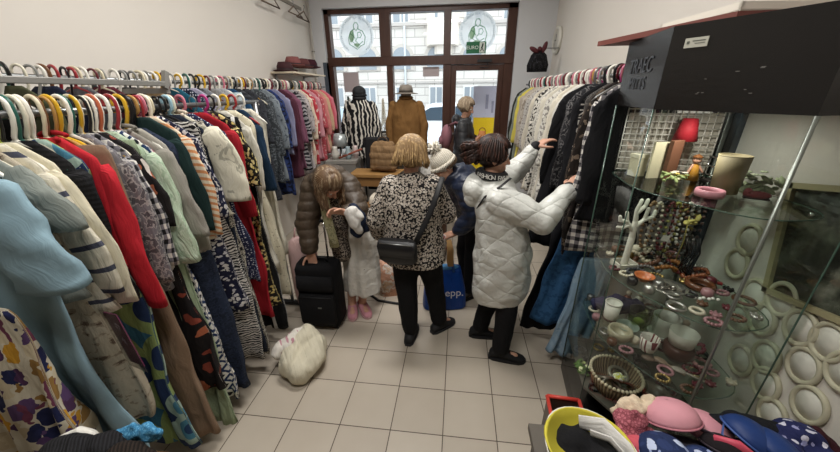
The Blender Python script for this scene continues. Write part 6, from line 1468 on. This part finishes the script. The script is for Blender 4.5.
# ------------------------------------------------------------------ on the walls
for i, (y, z, c, l) in enumerate(((4.28, 2.14, '#3a1c20', 'dark wine'), (4.52, 2.22, '#7d4a48', 'dusty rose'), (4.80, 2.22, '#5d3434', 'brick brown'), (5.06, 2.23, '#3d1420', 'burgundy'))):
    h = thing('felt_hat', '%s felt hat on the shelf above the pink clothes' % l, 'hat', (-2.20, y, z), .3 * i, 'hats above the wall rail')
    obj('crown', MB().lathe([(.10, -.04), (.098, .02), (.075, .07), (.001, .078)], n=24), plain(c, .85), h); obj('brim', MB().lathe([(.09, -.045), (.145, -.03), (.148, -.022), (.09, -.03)], n=26, wob=.03), plain(c, .85), h); obj('ribbon', MB().lathe([(.1015, -.035), (.1025, -.035), (.101, -.005), (.0995, -.005)], n=24), plain('#1d0f12', .7), h)
sf = thing('wall_shelf', 'narrow cream shelf carrying the felt hats on the left wall', 'shelf', (-2.20, 4.67, 2.08)); obj('board', MB().b2(-.14, .16, -.50, .52, 0, .02), plain('#d9cdb5', .6), sf, False)
for y in (-.4, .4): obj('bracket', MB().b2(-.14, -.12, y - .01, y + .01, -.12, 0).b2(-.14, .1, y - .01, y + .01, -.012, 0), STEEL, sf, False)
for i, (y, r, l) in enumerate(((4.30, .5, 'nearest'), (4.85, -.3, 'middle'), (5.15, .4, 'farthest'))):
    o = thing('wire_hanger', 'empty brown hanger up on the left wall, %s the window corner' % ('farthest from' if i == 0 else 'second from' if i == 1 else 'closest to'), 'hanger', (-2.24, y, 2.92), 0, 'empty hangers high on the left wall'); o.rotation_euler = (r * .5, 0, PI / 2)
    obj('hook', MB().tube([(0, 0, 0), (0, 0, .03), (.02, 0, .055), (0, 0, .075), (-.02, 0, .06)], .004, 6), STEEL, o); obj('shoulder_bar', MB().tube([(-.2, 0, -.10), (0, 0, 0), (.2, 0, -.10), (-.2, 0, -.10)], .009, 6), plain('#6f5f50', .5), o)
rl = single('hook_rail', MB().b2(XL, XL + .015, 4.1, 5.3, 2.96, 3.0), plain('#8c857a', .5), 'narrow hook rail high on the left wall', 'rail', smooth=False)
sq = thing('sequin_bag', 'black sequined pouch with a maroon bow above the right rail by the door', 'bag', (1.02, 4.95, 2.09))
obj('pouch', MB().lathe([(.001, 0), (.13, .0), (.14, .08), (.10, .20), (.05, .25), (.001, .26)], n=24, sy=.5, wob=.03), F('dots', ['#121214', '#4a4a50'], 60, p=.25, cd='Object'), sq)
obj('bow', MB().ball((-.07, -.03, .26), (.07, .03, .03), 12, Matrix.Rotation(.5, 3, 'Y')).ball((.06, -.03, .29), (.03, .03, .07), 12, Matrix.Rotation(.3, 3, 'Y')).ball((0, -.03, .27), .03, 10), plain('#4d1c22', .7), sq); obj('hook', MB().tube([(0, .05, .25), (.05, .2, .3), (.3, .2, .3)], .006, 6), STEEL, sq)
cl = thing('wall_clock', 'round white clock on the right wall above the rail', 'clock', (XR - .001, 5.30, 2.50)); R_ = Matrix.Rotation(-PI / 2, 3, 'Y')
obj('case', MB().lathe([(.001, 0), (.17, 0), (.175, .02), (.165, .045), (.14, .04), (.13, .03), (.001, .028)], n=40, rot=R_), plain('#d5d2c8', .5), cl)
obj('dial', MB().lathe([(.001, .03), (.13, .03), (.13, .032), (.001, .034)], n=36, rot=R_), plain('#c2beb4', .6), cl); obj('hands', MB().box((-.038, .0, .035), (.003, .008, .08)).box((-.038, .03, .0), (.003, .06, .008)), BLACK, cl, False)
# ------------------------------------------------------------------ floor sack, red tray
b = MB(); b.chain([(-1.02, 1.55, .085), (-.99, 1.66, .10), (-1.01, 1.78, .09)], [.08, .098, .09]); b.chain([(-1.11, 1.58, .10), (-1.12, 1.72, .13), (-1.09, 1.82, .13)], [.085, .10, .10])
o = remeshed('cream_sack', b, F('plain', ['#cdc6b0'], wr=.9), None, .011, 4, wrinkle(.020, 9, 4)); props(o, 'soft cream cloth sack slumped on the tiles beside the left clothes', 'sack')
b = MB(); b.chain([(-1.22, 1.64, .15), (-1.15, 1.74, .18), (-1.10, 1.84, .17)], [.05, .06, .05]); o = remeshed('printed_cloth', b, F('floral', ['#d6d0c6', '#b98a92', '#d6d0c6'], 30, p=.35), None, .009, 3, wrinkle(.014, 18)); props(o, 'white cloth with pink print on top of the cream sack', 'cloth')
rt = thing('plastic_tray', 'grey plastic tray with a red rim on the floor by the cabinet', 'tray', (.635, 1.25, 0), -.06)
obj('tray', MB().prism([(-.08, -.13), (.08, -.13), (.08, .13), (-.08, .13)], 0, .012).b2(-.085, -.08, -.135, .135, 0, .24).b2(.08, .085, -.135, .135, 0, .24).b2(-.085, .085, .13, .135, 0, .24).b2(-.085, .085, -.135, -.13, 0, .24), plain('#6a625a', .6), rt, False)
b = MB()
for p0, p1 in (((-.085, -.135), (-.085, .135)), ((-.085, .135), (.085, .135)), ((.085, .135), (.085, -.135)), ((.085, -.135), (-.085, -.135))): b.tube([(*p0, .245), (*p1, .245)], .011, 8)
obj('rim', b, plain('#d2473c', .4), rt, label='bright red rim'); obj('film', MB().b2(-.08, .08, -.13, .13, .235, .237), glass_sheet('clear_film', '#f4e6e2', 1.0, .1), rt, False)
# ------------------------------------------------------------------ sorting table and the heap of underwear, lower right
tb = thing('sorting_table', 'low table under the heap of clothes in front of the cabinet', 'table', (.88, .62, 0))
obj('tabletop', MB().b2(-.56, .44, -.42, .30, .60, .63), plain('#5b554d', .6), tb, False)
for x in (-.52, .40):
    for y in (-.38, .26): obj('leg', MB().b2(x - .02, x + .02, y - .02, y + .02, 0, .60), plain('#45413b', .6), tb, False)
tt = thing('fabric_bucket', 'white canvas bucket with a yellow lining at the corner of the heap', 'bucket', (.455, .735, .631))
obj('side', MB().lathe([(.001, 0), (.10, 0), (.128, .13), (.140, .168), (.137, .169), (.124, .13), (.095, .006), (.001, .006)], n=34, wob=.015), plain('#d8d5cb', .7), tt)
obj('lining', MB().lathe([(.1365, .168), (.135, .172), (.130, .171), (.124, .15), (.118, .125), (.117, .125), (.122, .15), (.128, .165)], n=34, wob=.015), plain('#c9bd3c', .6), tt, label='lemon yellow lining at the rim')
b = MB(); b.ball((.455, .735, .76), (.122, .122, .055), 20); b.ball((.49, .68, .785), (.07, .07, .045), 12); b.ball((.42, .75, .785), (.075, .075, .035), 12); o = remeshed('black_camisole', b, F('plain', ['#151517'], wr=.8), None, .008, 3, wrinkle(.014, 16)); props(o, 'black top stuffed into the yellow-lined bucket', 'shirt')
b = MB(); b.tube([(.44, .80, .822), (.50, .775, .842), (.55, .72, .825), (.57, .66, .81)], [.022, .03, .028, .02], 10, .3, up=(0, .4, 1)); b.tube([(.46, .76, .828), (.51, .735, .838), (.54, .68, .83)], .014, 8, .35); single('white_strap', b, F('plain', ['#d9d7d2']), 'white cotton straps lying over the black top in the bucket', 'strap')
def dome(mb, c, r, hgt, rot=(0, 0, 0), th=.004, n=26):
    R_ = Euler(rot).to_matrix(); prof = [(r * 1.02, 0)] + [(r * math.cos(a * PI / 20), hgt * math.sin(a * PI / 20) ** .9) for a in range(1, 10)] + [(.001, hgt)] + [(.001, hgt - th)] + [((r - th) * math.cos(a * PI / 20), (hgt - th) * math.sin(a * PI / 20) ** .9) for a in range(9, 0, -1)] + [(r - th, 0)]
    mb.lathe(prof, c, n, 1, 1, R_); return mb
def bra(label, c1, c2, r, h, m, rot1, rot2, strap, sm_=None, cat='bra'):
    o = thing('bra', label, cat, (0, 0, 0), 0, 'bras in the heap')
    e1 = obj('cup', dome(MB(), c1, r, h, rot1), m, o); obj('cup', dome(MB(), c2, r, h, rot2), m, o)
    R_ = Euler(rot1).to_matrix(); obj('edging', MB().tor(c1, r, .004, 30, 6, R_), sm_ or m, o)
    obj('strap', MB().tube(strap, .008, 6, .3), sm_ or m, o)
    return o
bra('pink moulded bra, its smooth cup biggest in the heap', (.80, .90, .755), (.93, .90, .70), .088, .066, F('plain', ['#c98e98'], rough=.6, wr=.1), (-.5, -.15, 0), (-.2, .3, 0), [(.75, .93, .76), (.74, .98, .73), (.80, 1.0, .70)], plain('#b87682', .6))
bra('navy bra with pale blossom print at the front of the heap', (.70, .765, .76), (.83, .74, .74), .075, .05, F('floral', ['#232f52', '#8f9cc0', '#232f52', '#b5bfd8', '#2b3860'], 34, p=.5, cd='Object'), (-.3, -.1, 0), (-.2, .25, 0), [(.62, .78, .76), (.60, .70, .74), (.66, .62, .72)], plain('#1a2340', .6))
bra('smooth royal blue bra with nested cups right of the pink one', (1.00, .835, .77), (1.045, .80, .765), .080, .062, F('plain', ['#22386b'], rough=.45, wr=.08), (-.15, .55, 0), (-.15, .65, 0), [(.94, .87, .80), (.90, .82, .80), (.90, .74, .77)], plain('#3a5590', .5))
bra('black bra lined in pink between the blue and the navy cups', (.90, .79, .765), (.86, .70, .74), .065, .045, F('plain', ['#1a1518'], wr=.3), (-.5, .3, 0), (0, 0, 0), [(.85, .84, .79), (.90, .80, .80), (.97, .75, .785)], plain('#2a2028', .6))
b = MB(); b.tube([(.86, .80, .80), (.91, .775, .805), (.95, .74, .795)], [.02, .03, .02], 10, .5); single('pink_lining', b, plain('#c24a5e', .5), 'hot pink satin showing inside the black bra', 'lining')
def heap(name, label, cat, balls, m, amp=.016, k=18, seed=0, vx=.0085, group=None):
    b = MB()
    for c, r in balls: b.ball(c, r, 14)
    o = remeshed(name, b, m, None, vx, 3, wrinkle(amp, k, seed)); return props(o, label, cat, group)
heap('lace_camisole', 'rose lace top crumpled left of the pink bra', 'shirt', [((.655, .875, .73), (.05, .05, .07)), ((.69, .83, .71), (.05, .05, .05)), ((.64, .84, .70), (.05, .05, .06))], F('lace', ['#b56a74', '#8d4a54'], 90, p=.14, wr=1, cd='Object'), .018, 26, 1)
heap('frilly_camisole', 'cream frilly top behind the rose lace', 'shirt', [((.71, .935, .745), (.06, .035, .045)), ((.66, .93, .73), (.04, .035, .04)), ((.76, .945, .75), (.05, .03, .035))], F('plain', ['#d2bfa6'], wr=1), .022, 30, 2)
heap('red_camisole', 'dark red top peeping out behind the pink bra', 'shirt', [((.82, .965, .74), (.06, .02, .035)), ((.86, .96, .73), (.05, .02, .03))], F('plain', ['#7c2830']), .01, 20, 3)
heap('coral_slip', 'coral slip between the bucket and the navy bra', 'slip', [((.645, .79, .715), (.06, .05, .06)), ((.61, .74, .70), (.05, .06, .05)), ((.64, .70, .68), (.07, .08, .05))], F('plain', ['#c05560'], wr=.6), .012, 16, 4)
heap('black_vest', 'black vest draped behind the blue cups', 'shirt', [((1.02, .905, .755), (.085, .035, .045)), ((1.10, .885, .745), (.07, .04, .045)), ((.96, .91, .73), (.05, .03, .04))], F('plain', ['#16171b'], wr=.8), .014, 16, 5)
heap('navy_floral_scarf', 'navy scarf with white blossoms at the right of the heap', 'scarf', [((1.18, .875, .755), (.075, .06, .05)), ((1.12, .82, .74), (.07, .07, .045)), ((1.20, .80, .72), (.09, .07, .06))], F('floral', ['#232850', '#c9c8d8', '#232850', '#2b3060', '#8f90b8'], 40, p=.42, wr=.7, cd='Object'), .016, 16, 6)
heap('maroon_jumper', 'dark maroon jumper at the far right of the heap', 'jumper', [((1.255, .88, .73), (.045, .05, .05)), ((1.26, .82, .71), (.05, .06, .05))], F('plain', ['#3a1820'], wr=.8), .014, 18, 7)
heap('dark_jumper', 'near black jumper at the right edge of the heap', 'jumper', [((1.24, .74, .72), (.08, .06, .06)), ((1.12, .70, .70), (.09, .07, .06))], F('plain', ['#17171c'], wr=.8), .014, 16, 8)
heap('grey_cloth', 'grey underlayer of folded cloth beneath the bras', 'cloth', [((.80, .80, .68), (.16, .10, .05)), ((1.0, .80, .68), (.14, .10, .06)), ((.95, .65, .68), (.2, .12, .055))], F('plain', ['#4a4650']), .010, 14, 9, .011)
# ------------------------------------------------------------------ heap on the box at lower left
bx = thing('cardboard_box', 'brown cardboard box below the heap of knits at the lower left', 'box', (-1.0, .37, 0)); obj('box', MB().b2(-.22, .32, -.22, .2, 0, .80), plain('#6b5236', .8), bx, False); obj('flap', MB().b2(-.22, .32, -.26, -.22, .55, .8), plain('#75593b', .8), bx, False)
heap('black_white_jumper', 'black ribbed jumper with a white block at the lower left edge', 'jumper', [((-1.12, .50, .86), (.09, .06, .055)), ((-1.02, .515, .875), (.06, .05, .04))], F('stripe', ['#141416', '#232326'], 90, wr=.7, rot=PI / 2), .012, 16, 11)
heap('white_shirt', 'white cotton top folded against the black ribbed jumper', 'shirt', [((-1.13, .55, .855), (.05, .025, .045)), ((-1.17, .53, .845), (.05, .04, .04))], F('plain', ['#d6d3cb']), .01, 16, 12)
heap('blue_crochet', 'light blue crocheted scarf at the lower left edge', 'scarf', [((-.955, .565, .885), (.055, .016, .03)), ((-.91, .565, .89), (.045, .016, .034)), ((-1.0, .555, .875), (.04, .016, .025))], F('lace', ['#5f9fc4', '#3f7fa8'], 110, p=.16, wr=1, cd='Object'), .010, 40, 13, .006)
heap('dark_brown_jumper', 'dark brown ribbed jumper in front of the light blue crochet', 'jumper', [((-.93, .50, .87), (.075, .05, .045)), ((-.88, .49, .86), (.05, .05, .04))], F('stripe', ['#17120f', '#2a221d'], 90, wr=.7, rot=PI / 2), .008, 16, 14)
